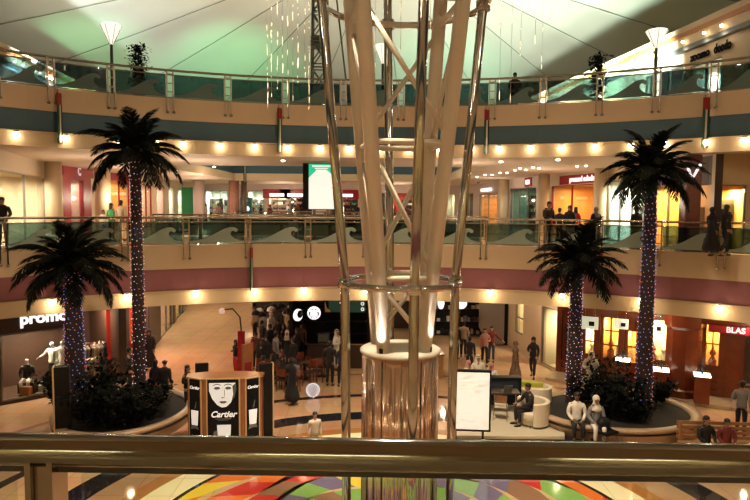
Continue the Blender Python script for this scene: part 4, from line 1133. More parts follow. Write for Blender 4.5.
def poster(cx_, cy_, rz, w_, h_, big):
    T = Matrix.Translation((cx_, cy_, .1)) @ Matrix.Rotation(rz, 4, 'Z')
    f = MB().box(0, (w_ + .08, .03, h_ + .08), M=T @ Matrix.Translation((0, -.015, 1.02))).build('poster_frame', M['pframe'], root)
    p = MB().box(0, (w_, .012, h_), M=T @ Matrix.Translation((0, -.036, 1.02))).build('poster', M['poster'], root)
    zt = .93 + h_ / 2
    if big:
        mb = MB(); T1 = T @ Matrix.Translation((0, -.045, zt))
        mb.plate([(-.40, -.01), (.36, -.01), (.38, -.20), (.33, -.42), (.22, -.60), (.09, -.72), (-.04, -.74), (-.17, -.66), (-.31, -.48), (-.40, -.25)], T1, .004)
        mb.build('portrait', M['pface'], p)
        T1 = T @ Matrix.Translation((0, -.049, zt)); mb = MB()
        for s, ex in ((-1, -.17), (1, .15)):
            mb.plate([(ex - .10, -.17), (ex - .04, -.12), (ex + .06, -.125), (ex + .10, -.17), (ex + .05, -.20), (ex - .05, -.205)], T1, .003)
            mb.plate([(ex - .035, -.125), (ex + .035, -.125), (ex + .03, -.195), (ex - .03, -.195)], T1, .006)
            mb.plate([(ex - .13, -.07 - s * .0), (ex, -.03), (ex + .12, -.07), (ex + .11, -.09), (ex, -.055), (ex - .11, -.09)], T1, .003)
        mb.plate([(.03, -.20), (.045, -.20), (.055, -.40), (.04, -.42)], T1, .003)
        mb.plate([(.27, -.10), (.36, -.02), (.38, -.20), (.33, -.42), (.24, -.57), (.29, -.35)], T1, .002)
        mb.plate([(-.035, -.42), (-.05, -.45), (-.01, -.47), (.02, -.45), (.04, -.46), (.05, -.43), (.02, -.44)], T1, .003)
        mb.plate([(-.12, -.575), (-.05, -.54), (0, -.555), (.05, -.54), (.12, -.575), (.05, -.62), (-.05, -.62)], T1, .003)
        mb.build('portrait_features', M['pshade'], p)
        text_obj('lettering', 'Cartier', M['pwhite'], p, T @ upright((0, -.05, zt - .95)), .25, .003, shear=.3, bold=.006)
        MB().box(0, (.46, .006, .022), M=T @ Matrix.Translation((0, -.048, zt - 1.08))).box(0, (.30, .006, .012), M=T @ Matrix.Translation((0, -.048, zt - 1.12))).build('fine_print', M['pgrey'], p)
        MB().plate([(-.17, -1.92), (.17, -1.92), (.20, -1.26), (-.20, -1.26)], T @ Matrix.Translation((.02, -.047, zt)), .005).build('bottle', M['pface'], p)
        mb = MB()
        for k in range(4): mb.plate([(-.36 + .05 * k, -1.92), (-.30 + .05 * k, -1.92), (-.24 + .03 * k, -1.5 + .02 * k), (-.27 + .03 * k, -1.45 + .02 * k)], T @ Matrix.Translation((0, -.047, zt)), .005)
        mb.build('fingers', M['pgrey'], p)
    else:
        text_obj('lettering', 'Cartier', M['pwhite'], p, T @ upright((0, -.05, zt - .16)), .12, .003, shear=.3, bold=.004)
        MB().plate([(-.11, -1.28), (.10, -1.28), (.13, -.84), (-.13, -.84)], T @ Matrix.Translation((0, -.047, zt)), .005).build('bottle', M['pwhite'], p)
        MB().plate([(-.01, -.80), (.04, -.76), (.07, -.55), (.04, -.62)], T @ Matrix.Translation((0, -.047, zt)), .005).build('bottle_ribbon', M['pgrey'], p)
        MB().plate([(-.15, -1.42), (.0, -1.38), (.14, -1.40), (.1, -1.30), (-.12, -1.30)], T @ Matrix.Translation((0, -.047, zt)), .005).build('fingers', M['pgrey'], p)
        MB().box(0, (.24, .006, .03), M=T @ Matrix.Translation((0, -.048, zt - 1.78))).build('fine_print', M['pgrey'], p)
a_ = math.atan2(.28, .51)
poster(0, -.22, 0, .90, 1.98, True)
poster(-.825, -.08, -a_, .38, 1.94, False); poster(.825, -.08, a_, .38, 1.94, False)
def board(label, px, yy, w_, h_, d_, rz):
    root = thing('display_board', label, 'board', (gx(px, yy), yy, 0), rz)
    MB().box((0, 0, h_ / 2), (w_, d_, h_)).build('panel', M['black'], root, bevel=.01)
    sd = -1 if px < 100 else 1
    MB().box((sd * (w_ / 2 + .02), 0, h_ / 2), (.04, d_ + .02, h_ + .02)).build('edge_trim', M['pframe'], root)
    MB().box((0, 0, .03), (w_ + .1, d_ + .3, .06)).build('foot', M['black'], root)
board('tall black display board standing right of the poster kiosk', 265, 18.9, .42, 2.35, .12, .5)
board('black display board behind the left end of the poster kiosk', 201, 20.2, .42, 2.02, .10, .2)
board('black display board with a pale edge, in front of the short left palm', 60, 18.4, .42, 2.35, .30, .35)

# ================================================================== white light box right of the tower
def screen_mat():
    m = bpy.data.materials.new('lightbox_face'); m.use_nodes = True; nt = m.node_tree; b = nt.nodes['Principled BSDF']
    tc = nt.nodes.new('ShaderNodeTexCoord'); n = nt.nodes.new('ShaderNodeTexNoise'); n.inputs['Scale'].default_value = 5
    mp = nt.nodes.new('ShaderNodeMapping'); mp.inputs['Scale'].default_value = (1, 1, 3)
    cr = nt.nodes.new('ShaderNodeValToRGB'); cr.color_ramp.elements[0].position = .34; cr.color_ramp.elements[0].color = (.5, .58, .5, 1); cr.color_ramp.elements[1].position = .46; cr.color_ramp.elements[1].color = (.95, 1, .86, 1)
    nt.links.new(tc.outputs['Object'], mp.inputs['Vector']); nt.links.new(mp.outputs[0], n.inputs['Vector']); nt.links.new(n.outputs['Fac'], cr.inputs[0]); nt.links.new(cr.outputs[0], b.inputs['Emission Color'])
    b.inputs['Emission Strength'].default_value = .62; b.inputs['Base Color'].default_value = (.8, .8, .75, 1)
    return m
yy = 18.1; root = thing('light_box', 'bright white glowing advertising panel in a black frame, just right of the mirrored tower base', 'sign', (gx(471.5, yy), yy, 0), R(-4))
MB().box((0, 0, 1.5), (1.24, .14, 1.84)).build('frame', M['black'], root, bevel=.01)
MB().box((0, -.075, 1.5), (1.12, .01, 1.70)).build('lit_face', screen_mat(), root)
MB().box((-.4, 0, .3), (.06, .08, .6)).box((.4, 0, .3), (.06, .08, .6)).build('leg', M['black'], root)
MB().box((0, 0, .02), (1.1, .5, .04)).build('base_plate', M['black'], root)

# ================================================================== hanging screen on the middle floor
yy = 27.4; p = at_y(321, 209, yy); pt = at_y(321, 164, yy)
root = thing('advertising_screen', 'tall bright white and green screen standing on the middle floor left of the tower', 'screen', (p.x, yy, Z1))
hb, ht = p.z - Z1, min(pt.z, 9.08) - Z1
MB().box((-.08, .1, (hb + ht) / 2), (1.42, .3, ht - hb + .06)).build('housing', M['black'], root)
m_ = mat('screen_white', (.8, .8, .75), .4, emit=(.95, 1, .88), es=.95); mg = mat('screen_green', (.02, .4, .2), .4, emit=(.02, .62, .33), es=.9)
sc_ = MB().box((.04, -.06, (hb + ht) / 2), (1.14, .01, ht - hb)).build('screen_face', m_, root)
q = ht - hb
MB().plate([(-.57, q / 2), (.57, q / 2), (.57, q / 2 - .52), (.42, q / 2 - .46), (.25, q / 2 - .30), (-.25, q / 2 - .30), (-.42, q / 2 - .46), (-.57, q / 2 - .62)], Matrix.Translation((.04, -.068, (hb + ht) / 2)), .004).build('green_header', mg, sc_)
MB().box((.02, -.073, ht - .1), (.80, .004, .07)).box((.02, -.073, ht - .2), (.56, .004, .045)).box((.02, -.073, ht - .28), (.46, .004, .045)).build('header_print', m_, sc_)
MB().box((-.3, .1, hb / 2), (.12, .1, hb)).box((.3, .1, hb / 2), (.12, .1, hb)).build('leg', M['rail'], root)

# ================================================================== promotional lounge on a white platform
M['plat'] = mat('platform_white', (.62, .55, .42), .25); M['lime'] = mat('lime_upholstery', (.45, .46, .05), .6); M['tub'] = mat('tub_leather', (.72, .64, .50), .45)
yy = 20.6
root = thing('lounge_platform', 'low cream platform with armchair and table, right of the white light box', 'platform', (gx(512, yy), yy, 0))
MB().prism([(-2.0, -1.7), (1.35, -1.7), (1.6, -.8), (1.55, 1.2), (.9, 2.3), (-1.4, 2.3), (-2.0, 1.4)], 0, .12).build('deck', M['plat'], root)
MB().prism([(-2.02, -1.72), (1.36, -1.72), (1.62, -.8), (1.57, 1.2), (.91, 2.32), (-1.41, 2.32), (-2.02, 1.4)], .0, .03).build('dark_plinth', M['dark'], root)
yy = 20.0
root = thing('tub_armchair', 'rounded cream tub armchair in which the man in black sits', 'armchair', (gx(535, yy), yy, .12), R(-70)); root.scale = (1.22, 1.22, 1.1)
def arc(r_, a0, a1, n_, sy=1): return [(r_ * math.cos(a0 + (a1 - a0) * i / n_), r_ * sy * math.sin(a0 + (a1 - a0) * i / n_)) for i in range(n_ + 1)]
MB().prism(arc(.46, R(-30), R(210), 20) + arc(.34, R(210), R(-30), 20), .06, .74).build('backrest', M['tub'], root, bevel=.03)
MB().lathe([(.33, .06), (.345, .36), (.33, .42), (0, .44)], 24).build('seat', M['tub'], root)
for ax, ay in ((-.25, -.22), (.25, -.22), (-.25, .25), (.25, .25)): MB().tube([(ax, ay, 0), (ax, ay, .08)], .025, 6).build('leg', M['rail'], root)
yy = 20.5
root = thing('metal_side_chair', 'light chair on thin metal legs, left of the seated man in black', 'chair', (gx(503, yy), yy, .12), R(-15))
MB().box((0, 0, .45), (.44, .42, .04)).build('seat', M['tub'], root, bevel=.01)
MB().box((0, -.2, .72), (.42, .025, .26)).build('backrest', M['rail'], root, bevel=.01)
for ax, ay in ((-.2, -.2), (.2, -.2)): MB().tube([(ax, ay, .85), (ax, ay, .44), (ax * 1.15, ay * 1.2, 0)], .014, 6).build('leg', M['rail'], root)
for ax, ay in ((-.2, .19), (.2, .19)): MB().tube([(ax, ay, .44), (ax * 1.15, ay * 1.2, 0)], .014, 6).build('leg', M['rail'], root)
yy = 21.2
root = thing('lounge_table', 'dark-topped table in front of the seated man in black', 'table', (gx(505, yy), yy, .12))
MB().box((0, 0, .72), (1.1, .6, .04)).build('tabletop', M['dark'], root, bevel=.008)
for ax, ay in ((-.5, -.25), (.5, -.25), (-.5, .25), (.5, .25)): MB().tube([(ax, ay, 0), (ax, ay, .7)], .022, 6).build('leg', M['rail'], root)
root = thing('laptop', 'open laptop on the dark lounge table', 'laptop', (gx(508, 21.2), 21.2, .864), R(200))
MB().box((0, 0, .01), (.34, .24, .018)).build('keyboard_base', M['mast'], root); MB().box(0, (.34, .012, .23), M=Matrix.Translation((0, .14, .12)) @ Matrix.Rotation(-.25, 4, 'X')).build('lid', M['mast'], root)
yy = 22.1
root = thing('display_cabinet', 'black low cabinet with a dark screen behind the lounge table', 'cabinet', (gx(505, yy), yy, .12))
MB().box((0, 0, .5), (1.25, .35, 1.0)).build('body', M['black'], root, bevel=.02); MB().box((0, -.19, .62), (1.0, .01, .5)).build('screen', mat('dark_screen', (.02, .03, .05), .1), root)
yy = 22.6
root = thing('lime_sofa', 'curved lime green seat at the back of the cream platform', 'sofa', (gx(522, yy), yy, .12))
MB().prism(arc(.9, R(0), R(180), 24, .55) + arc(.45, R(180), R(0), 24, .45), .08, .62).build('backrest', M['lime'], root, bevel=.03)
MB().prism([(-.85, -.25), (.85, -.25), (.85, .06), (-.85, .06)], .05, .45).build('seat', M['tub'], root, bevel=.03)
root = thing('tub_armchair', 'empty cream tub armchair behind the seated man, beside the lime seat', 'armchair', (gx(541, 21.7), 21.7, .12), R(200))
MB().prism(arc(.46, R(-30), R(210), 20) + arc(.34, R(210), R(-30), 20), .06, .78).build('backrest', M['tub'], root, bevel=.03)
MB().lathe([(.33, .06), (.345, .36), (.33, .42), (0, .44)], 24).build('seat', M['tub'], root)

# ================================================================== slatted bench at lower right
M['bwood'] = mat('bench_wood', (.34, .17, .07), .5, noise=.25, nscale=8)
yy = 17.5
root = thing('slatted_bench', 'slatted wooden bench with two seated people at the lower right', 'bench', (gx(728, yy), yy, 0), R(-4))
for k in range(5): MB().box((0, .16 - k * .1, .44), (2.3, .08, .035)).build('slat', M['bwood'], root, bevel=.006)
for k in range(4): MB().box((0, .26, .56 + k * .14), (2.3, .035, .10)).build('back_slat', M['bwood'], root, bevel=.006)
for sx in (-1, 1):
    MB().box((sx * 1.05, .24, .5), (.07, .06, 1.0)).box((sx * 1.05, -.22, .22), (.07, .06, .44)).box((sx * 1.05, 0, .40), (.06, .5, .05)).build('side_frame', M['bwood'], root)

# ================================================================== stroller beside the seated couple
root = thing('pushchair', 'dark pushchair parked beside the seated couple at the right planter', 'pushchair', (gx(612, 18.4), 18.4, 0), R(30))
MB().prism(arc(.26, 0, PI, 12) + [(-.26, -.2), (.26, -.2)], .42, .50).build('seat', M['black'], root)
MB().lathe([(.22, .55), (.24, .68), (.17, .82), (.02, .88)], 14, c=(0, .16), sy=.8).build('hood', M['black'], root)
for sx in (-1, 1):
    MB().tube([(sx * .24, -.35, .12), (sx * .24, .05, .45), (sx * .24, .42, .98)], .014, 6).build('frame', M['mast'], root)
    for sy in (-.35, .3):
        MB().tube([(sx * .24, sy, .44), (sx * .25, sy, .11)], .012, 6).build('strut', M['mast'], root)
        w_ = MB().lathe([(.03, -.02), (.10, -.02), (.11, 0), (.10, .02), (.03, .02)], 14); o = w_.build('wheel', M['black'], root); o.matrix_local = Matrix.Translation((sx * .27, sy, .11)) @ Matrix.Rotation(PI / 2, 4, 'Y')
MB().tube([(-.24, .42, .98), (.24, .42, .98)], .018, 6).build('handle', M['black'], root)
# ================================================================== signs
M['signblack'] = mat('sign_black_matt', (.006, .006, .006), .9, spec=.05)
M['sigp2'] = mat('sign_white_soft', (1, .95, .97), .4, emit=(1, .9, .94), es=1.0)
M['sigw'] = mat('sign_white_lit', (1, 1, 1), .4, emit=(1, .96, .98), es=1.3); M['sigp'] = mat('sign_pink_lit', (1, .7, .8), .4, emit=(1, .62, .75), es=.45)
def sign(label, wall, px, z, txt, m, size, sx=1.0, board=None, bw=0, bh=0, c=(0, 13.4), off=-.06, bold=.006, rzadd=0, **kw):
    loc, rz = on_wall(wall[0], wall[1], px, z, off, c)
    root = thing('shop_sign', label, 'sign', loc, rz + rzadd)
    if board: MB().box((0, .03, 0), (bw, .06, bh)).build('board', board, root)
    if txt: text_obj('lettering', txt, m, root, upright((0, -.012, 0)), size, .012, bold=bold, sx=sx, **kw)
    return root
sign('glowing white lower case letters on the dark fashion shop front at far left', (GL[2], GL[3]), 45, 3.02, 'promod', M['sigw'], .56, 1.05, c=(0, 13.4), bold=.02)
sign('dark red panel with a pale letter C over the first red shop at left', (LL[3], LL[4]), 79, 8.93, 'C', M['sigp'], .62, board=M['redfront'], bw=4.4, bh=.55, bold=.02)
sign('dark red lit header panel over the second red shop on the left, middle floor', (LL[4], LL[5]), 120, 8.90, '', M['sigp'], .3, board=M['redfront'], bw=6, bh=.5)
for px, t, lab in ((277, 'SALE', 0), (297, 'CAFE', 0), (349, 'FOOD', 0)): pass
for px, w_, lab in ((277, 1.7, 'blurred white lit sign over the far red shop, left of the big screen'), (297, 2.2, 'blurred white lit sign over the far shop directly left of the big screen'), (346, 1.6, 'blurred white lit sign over the far shop directly right of the big screen'),
                ):
    loc, rz = on_wall(FA, FB, px, 8.15, -.1, (0, 13.4)); root = thing('shop_sign', lab, 'sign', loc, rz)
    MB().box((0, .02, 0), (w_ * .8, .06, .28)).build('glowing_panel', M['sigw'], root, bevel=.06); MB().box((0, .06, .1), (w_ + .9, .04, .85)).build('red_board', M['redfront'], root)
loc, rz = on_wall(RL[0], RL[1], 487, 8.55, -.12, hc); root = thing('shop_sign', 'long blurred white neon sign over the peach-lit shop right of the tower, middle floor', 'sign', loc, rz)
MB().box((0, 0, 0), (3.6, .06, .26)).build('glowing_panel', M['sigw'], root, bevel=.08)
sign('small dark red square sign with a white glowing mark over the green-grey shop', (RL[1], RL[2]), 528, 8.82, '', M['sigw'], .3, board=M['redfront'], bw=1.1, bh=.6, c=hc)
loc, rz = on_wall(RL[1], RL[2], 528, 8.82, -.12, hc)
o = COL.objects[-1]; MB().box((0, -.02, 0), (.62, .03, .28)).build('glowing_mark', M['sigw'], o.parent)
sign('long red shop sign with glowing white letters over the orange-lit shop, middle floor right', (RL[2], RL[3]), 582, 8.74, 'promod ododo', M['sigp2'], .40, 1.05, board=M['redfront'], bw=5.0, bh=.5, c=hc, bold=.015)
sign('smaller black word on the cream top floor wall at right, nearer the lamp post', (TR[1], TR[2]), 695, 13.05, 'zoomo', M['signblack'], .42, .95, c=hc, bold=.02)
sign('larger black rounded word on the cream top floor wall at the top right', (TR[1], TR[2]), 717, 13.05, 'doodo', M['signblack'], .46, .75, c=hc, bold=.02)
# red fascia sign cut by the right edge
loc, rz = on_wall(GR[6], GR[7], 742, 2.80, -.75, hc)
root = thing('shop_sign', 'dark red shop sign with pale capital letters cut by the right edge of the picture', 'sign', loc, rz)
MB().box((.9, .05, 0), (3.6, .12, .27)).box((2.0, .4, .1), (.08, .7, .08)).box((-.6, .4, .1), (.08, .7, .08)).build('board', M['redfront'], root); text_obj('lettering', 'BLAS', M['sigp'], root, upright((-.02, -.02, 0)), .28, .01, bold=.008, align='CENTER')
# V-shaped lit logo
p = at_y(692, 173, 22.3)
root = thing('shop_sign', 'white glowing V-shaped sign sticking out behind the tall right palm', 'sign', (p.x, 22.2, p.z))
MB().tube([(-.22, 0, .20), (-.02, 0, -.18), (.24, 0, .30)], .05, 8).build('neon_tube', M['sigw'], root); MB().tube([(.24, 0, .3), (.5, .15, .35)], .02, 6).build('bracket', M['black'], root)
# coffee shop logo and menu board
yy = 27.0
p = at_y(314, 313, yy)
root = thing('round_logo_sign', 'round white glowing coffee shop logo with a dark mark, left of the tower', 'sign', (p.x, yy, p.z))
mb = MB(); mb.lathe([(.0, -.02), (.29, -.02), (.29, .02), (0, .02)], 40); o = mb.build('disc', M['sigw'], root); o.matrix_local = Matrix.Rotation(PI / 2, 4, 'X')
mb = MB(); T1 = Matrix.Translation((0, -.03, 0))
for s in (-1, 1):
    mb.plate([(s * .13, .07), (s * .22, .03), (s * .21, -.10), (s * .15, -.12), (s * .17, -.03)], T1, .01); mb.plate([(s * .10, -.22), (s * .15, -.18), (s * .13, -.14), (s * .08, -.16)], T1, .01); mb.plate([(s * .03, .2), (s * .12, .16), (s * .10, .12), (s * .04, .15)], T1, .01)
mb.build('logo_mark', M['black'], root)
p = at_y(346, 306.5, yy)
M['menug'] = mat('menu_green', (.01, .07, .045), .4, emit=(.01, .09, .06), es=.22)
root = thing('menu_board', 'dark green menu board with white marks above the coffee counter, partly behind a chrome pole', 'board', (p.x, yy, p.z))
MB().box((.05, 0, 0), (1.6, .06, .5)).build('panel', M['menug'], root); MB().box((.05, .03, .4), (.05, .03, 3.29 - p.z - .4 + .4 - .0)).build('hanger', M['black'], root)
mb = MB()
for (u, v, w_, h_) in ((-.2, .16, .14, .05), (-.14, .02, .06, .12), (-.12, -.12, .05, .10)): mb.box((u, -.04, v), (w_, .01, h_))
mb.build('print', M['sigw'], root)
mb = MB()
for v in (.13, -.11): mb.tube([(.72 + .06 * math.cos(k * PI / 8), -.04, v + .06 * math.sin(k * PI / 8)) for k in range(16)], .014, 5, closed=True)
mb.build('round_mark', M['sigw'], root)
MB().plate([(-.92, -.25), (-.62, -.25), (-.84, -.05), (-.92, .2)], Matrix.Translation((0, -.03, 0)), .03).build('corner_flare', M['pier'], root)
p = at_y(298, 315, 26.5)
root = thing('round_logo_sign', 'half-hidden round white logo sign left of the coffee shop logo', 'sign', (p.x, 26.5, p.z), .9)
o = MB().lathe([(0, -.03), (.26, -.03), (.26, .03), (0, .03)], 30).build('disc', M['sigw'], root); o.matrix_local = Matrix.Rotation(PI / 2, 4, 'X')
o = MB().lathe([(0, -.04), (.17, -.04), (.17, .04), (0, .04)], 30).build('logo_mark', M['black'], root); o.matrix_local = Matrix.Translation((.09, 0, .03)) @ Matrix.Rotation(PI / 2, 4, 'X')
for px, py, rr_, yy_, lab in ((441, 303, .24, 31.5, 'oval white glowing sign seen just right of the tower base columns'), (461, 303, .30, 31.5, 'round white glowing sign behind the right chrome pole')):
    p = at_y(px, py, yy_); root = thing('round_logo_sign', lab, 'sign', (p.x, yy_, p.z))
    o = MB().lathe([(0, -.03), (rr_, -.03), (rr_, .03), (0, .03)], 30).build('disc', M['sigw'], root); o.matrix_local = Matrix.Rotation(PI / 2, 4, 'X') @ Matrix.Diagonal((.7 if px < 450 else 1, 1.3 if px < 450 else 1, 1, 1))
    MB().box((0, .05, .35), (.1, .04, 1.2)).build('hanger', M['black'], root)

# ================================================================== coffee shop
x0, x1 = gx(308, 27.5), gx(366, 27.5)
root = thing('coffee_counter', 'dark coffee shop counter under the menu board, behind the chrome pole', 'counter', ((x0 + x1) / 2, 27.6, 0))
MB().box((0, 0, .53), (x1 - x0, .6, 1.06)).build('body', M['dark'], root); MB().box((0, 0, 1.09), (x1 - x0 + .1, .7, .05)).build('worktop', M['rail'], root)
MB().box((-.6, .1, 1.3), (.5, .35, .36)).build('coffee_machine', M['mast'], root, bevel=.03)
root = thing('dark_shelving', 'tall black shelving behind the coffee counter', 'shelves', ((x0 + x1) / 2, 30.6, 0))
MB().box((0, .25, 1.6), (4.4, .06, 3.2)).build('back_panel', M['black'], root)
r_ = random.Random(5)
for k in range(5):
    sh_ = MB().box((0, .05, .3 + k * .6), (4.4, .36, .04)).build('shelf', M['dark'], root)
mb = MB()
jars = [C for C in ('white',)]
for lx in (x0 + 0.02, x1): pass
root = thing('coffee_shop_portal', 'black wall and beam framing the coffee shop, left of the tower', 'shopfront', (gx(308, 28.2), 28.2, 0))
MB().box((.9, 2.0, 3.35), (3.6, 4.4, .12)).build('canopy', M['black'], root)
MB().box((-.75, 2.0, 1.65), (.14, 4.4, 3.3)).build('side_wall', M['black'], root); MB().box((2.75, 2.0, 1.65), (.14, 4.4, 3.3)).build('side_wall', M['black'], root)
def table_set(px, yy, lab, seed):
    root = thing('cafe_table', lab, 'table', (gx(px, yy), yy, 0), 0, 'coffee shop tables')
    MB().lathe([(0, .72), (.34, .72), (.34, .75), (0, .75)], 20).build('tabletop', M['dark'], root); MB().tube([(0, 0, .02), (0, 0, .72)], .03, 8).build('column', M['black'], root); MB().lathe([(.22, 0), (.22, .02), (.03, .04)], 16).build('base', M['black'], root)
def cafe_chair():
    r = thing('cafe_chair', 'x', 'chair')
    MB().box((0, 0, .45), (.42, .42, .05)).build('seat', M['dark'], r, bevel=.01); MB().box((0, .2, .76), (.40, .03, .30)).build('backrest', M['wood'], r, bevel=.01)
    for ax in (-.18, .18):
        MB().tube([(ax, .19, .92), (ax, .19, .44), (ax, .22, 0)], .02, 6).build('leg', M['wood'], r); MB().tube([(ax, -.18, .44), (ax, -.2, 0)], .02, 6).build('leg', M['wood'], r)
    return r
cc = cafe_chair(); cc['group'] = 'coffee shop chairs'
for i, (px, yy, lab) in enumerate(((271, 25.6, 'small round dark table among the seated crowd, leftmost'), (290, 24.8, 'small round dark table in front of the crowd left of the coffee counter'), (304, 25.6, 'small round dark table between the crowd and the coffee counter'), (322, 26.0, 'small round dark table in front of the coffee counter'))): table_set(px, yy, lab, i)
CHS = ((262, 25.2, .5), (268, 24.9, .2), (279, 26.0, -1), (285, 25.6, 1.4), (296, 24.6, -1.2), (300, 26.3, .3), (310, 25.0, -.6), (312, 25.9, 2.2), (318, 25.2, .1), (329, 26.3, -1.5), (274, 27.2, 3.0), (290, 27.6, 2.6))
for i, (px, yy, rz) in enumerate(CHS):
    lab = 'dark wooden coffee shop chair, number of them crowded left of the counter' if px < 305 else 'dark wooden coffee shop chair in front of the coffee counter'
    lab = 'dark wooden chair among the crowded coffee tables left of the round logo' if px < 305 else 'dark wooden chair below the round coffee logo'
    g_ = 'coffee chairs left' if px < 305 else 'coffee chairs below the logo'
    if i == 0: cc.location = (gx(px, yy), yy, 0); cc.rotation_euler.z = rz; cc['label'] = lab; cc['group'] = g_
    else: dup(cc, (gx(px, yy), yy, 0), rz, lab, g_)
root = thing('information_stand', 'dark red stand with a curved lamp arm beside the corridor, left of the coffee crowd', 'stand', (gx(241, 26.0), 26.0, 0))
MB().box((0, 0, .95), (.28, .12, 1.9)).build('panel', M['redfront'], root); MB().lathe([(.3, 0), (.3, .03), (.05, .06)], 16).build('base', M['black'], root)
MB().tube([(0, 0, 1.9), (-.05, 0, 2.5), (-.35, 0, 2.85), (-.75, 0, 2.8)], .03, 8).build('lamp_arm', M['black'], root); MB().ball((-.8, 0, 2.75), .13, 10, 8).build('lamp_globe', mat('globe_pink', (.8, .6, .55), .3, emit=(1, .7, .6), es=.5), root)
root = thing('poster_stand', 'wooden freestanding poster with red figures beside the corridor', 'poster', (gx(247, 23.4), 23.4, 0), .9)
MB().box((0, 0, 1.0), (.5, .08, 1.9)).build('panel', M['kwood'], root); MB().box((0, -.05, .8), (.3, .02, .9)).build('red_print', fr, root); MB().lathe([(.28, 0), (.28, .03), (.03, .05)], 16).build('base', M['black'], root)
root = thing('wooden_counter', 'small orange wooden counter just right of the tower base', 'counter', (gx(433, 26), 26, 0))
MB().box((0, 0, .5), (.9, .6, 1.0)).build('body', M['bwood'], root, bevel=.02); MB().box((0, 0, 1.02), (1.0, .7, .05)).build('worktop', M['kwood'], root)
root = thing('escalator_side', 'grey slanting escalator side panel in the dark shop area right of the tower', 'escalator', (gx(492, 32.0), 32.0, 0))
MB().plate([(-.65, 3.1), (-.5, 3.3), (.65, 2.3), (.65, .1), (-.2, .1), (-.65, 1.0)], Matrix.Identity(4), .1).build('panel', mat('escalator_grey', (.20, .17, .16), .4), root)
MB().tube([(-.65, -.08, 3.25), (.65, -.08, 2.35)], .05, 8).build('handrail', M['black'], root)
root = thing('sparkling_floor_sign', 'glowing white dotted globe light on the floor in front of the woman in black', 'light', (gx(313, 23.0), 23.0, 0))
mb = MB()
for i in range(150):
    a = i * 2.39996; zz = 1 - 2 * (i + .5) / 150; rr2 = math.sqrt(1 - zz * zz); mb.ball((.25 * rr2 * math.cos(a), .25 * rr2 * math.sin(a), .30 + .25 * zz), .014, 4, 3)
mb.build('light_dots', mat('globe_dots', (.8, .9, 1), .4, emit=(.8, .88, 1), es=1.5), root, kind='stuff'); MB().lathe([(.12, 0), (.1, .08), (0, .08)], 12).build('base', M['rail'], root)

# ================================================================== shop contents
PAL = ['white', 'black', 'red', 'grey', 'beige', 'blue', 'pink', 'brown', 'teal']
def rack(label, x, y, rz, seed, z0=0, n=16, L_=1.3):
    root = thing('clothes_rack', label, 'clothes rack', (x, y, z0), rz); r = random.Random(seed)
    MB().tube([(-L_ / 2, 0, 0), (-L_ / 2, 0, 1.5), (L_ / 2, 0, 1.5), (L_ / 2, 0, 0)], .018, 6).build('frame', M['rail'], root)
    for k in range(n):
        x_ = -L_ / 2 + L_ * (k + .5) / n; c = r.choice(['black', 'black', 'grey', 'white', 'maroon', 'brown', 'navy', 'beige'])
        l = r.uniform(.6, 1.0)
        MB().prism([(x_ - .02, -.10), (x_ + .025, -.12), (x_ + .02, .12), (x_ - .025, .10)], 1.45 - l, 1.3).add([(x_ - .015, -.20, 1.35), (x_ + .015, -.20, 1.35), (x_ + .015, 0, 1.46), (x_ - .015, 0, 1.46), (x_ + .015, .2, 1.35), (x_ - .015, .2, 1.35), (x_, .2, 1.1), (x_, -.2, 1.1)], [(0, 1, 2, 3), (3, 2, 4, 5), (5, 4, 6, 7, 0), (1, 7, 6, 4, 2)]).build('garment', C_[c], root)
    return root
def shelf_unit(label, x, y, rz, seed, z0=0, w_=1.2, h_=1.9, m=None, nm='display_shelf', cat='shelves', pal=PAL):
    root = thing(nm, label, cat, (x, y, z0), rz); r = random.Random(seed); m = m or M['tub']
    MB().box((0, .17, h_ / 2), (w_, .03, h_)).box((-w_ / 2, 0, h_ / 2), (.03, .36, h_)).box((w_ / 2, 0, h_ / 2), (.03, .36, h_)).build('carcass', m, root)
    for k in range(5):
        z = .1 + (h_ - .15) * k / 4
        s = MB().box((0, 0, z), (w_, .34, .03)).build('shelf', m, root)
        if k < 4:
            mb = MB(); ms = [C_[q] for q in pal]; xx = -w_ / 2 + .1
            while xx < w_ / 2 - .1:
                ww = r.uniform(.08, .2); hh = r.uniform(.12, .3); mb.box((xx + ww / 2, 0, z + .015 + hh / 2), (ww, .2, hh), mi=r.randrange(len(pal))); xx += ww + .05
            mb.build('goods', ms, root, kind='stuff')
    return root
def in_wall(p, q, px, dep, c=(0, 13.4)):
    loc, rz = on_wall(p, q, px, 0, dep, c); return loc[0], loc[1], rz
def S_(lab, wall, px, dep, z0, c, seed, **k):
    x, y, rz = in_wall(wall[0], wall[1], px, dep, c); return shelf_unit(lab, x, y, rz, seed, z0, **k)
zf = Z1 + .03
S_('lit shelves of goods in the first red shop on the left, middle floor', LL[3:5], 77, 1.6, zf, (0, 13.4), 1, h_=2.6, w_=1.6)
S_('lit shelves in the second red shop on the left, middle floor', LL[4:6], 124, 1.5, zf, (0, 13.4), 2, h_=2.6, w_=1.6)
S_('shelf of goods in the green-grey shop, middle floor right of the tower', RL[1:3], 515, 1.5, zf, hc, 3, h_=2.4, w_=1.6, m=M['rail'], pal=['green', 'white', 'teal', 'grey'])
S_('dark clothes shelf in the green-grey shop, right half', RL[1:3], 530, 1.5, zf, hc, 4, h_=2.2, w_=1.5, m=M['black'], pal=['black', 'grey', 'brown', 'navy'])
S_('bright shelves in the orange shop under the red sign, middle floor', RL[2:4], 585, 1.5, zf, hc, 5, h_=2.4, w_=1.5, pal=['white', 'pink', 'red', 'beige'])
S_('white shelf with small goods in the bright white shop behind the tall right palm', RL[3:5], 615, 1.6, zf, hc, 6, h_=2.2, w_=1.0, pal=['white', 'green', 'grey'])
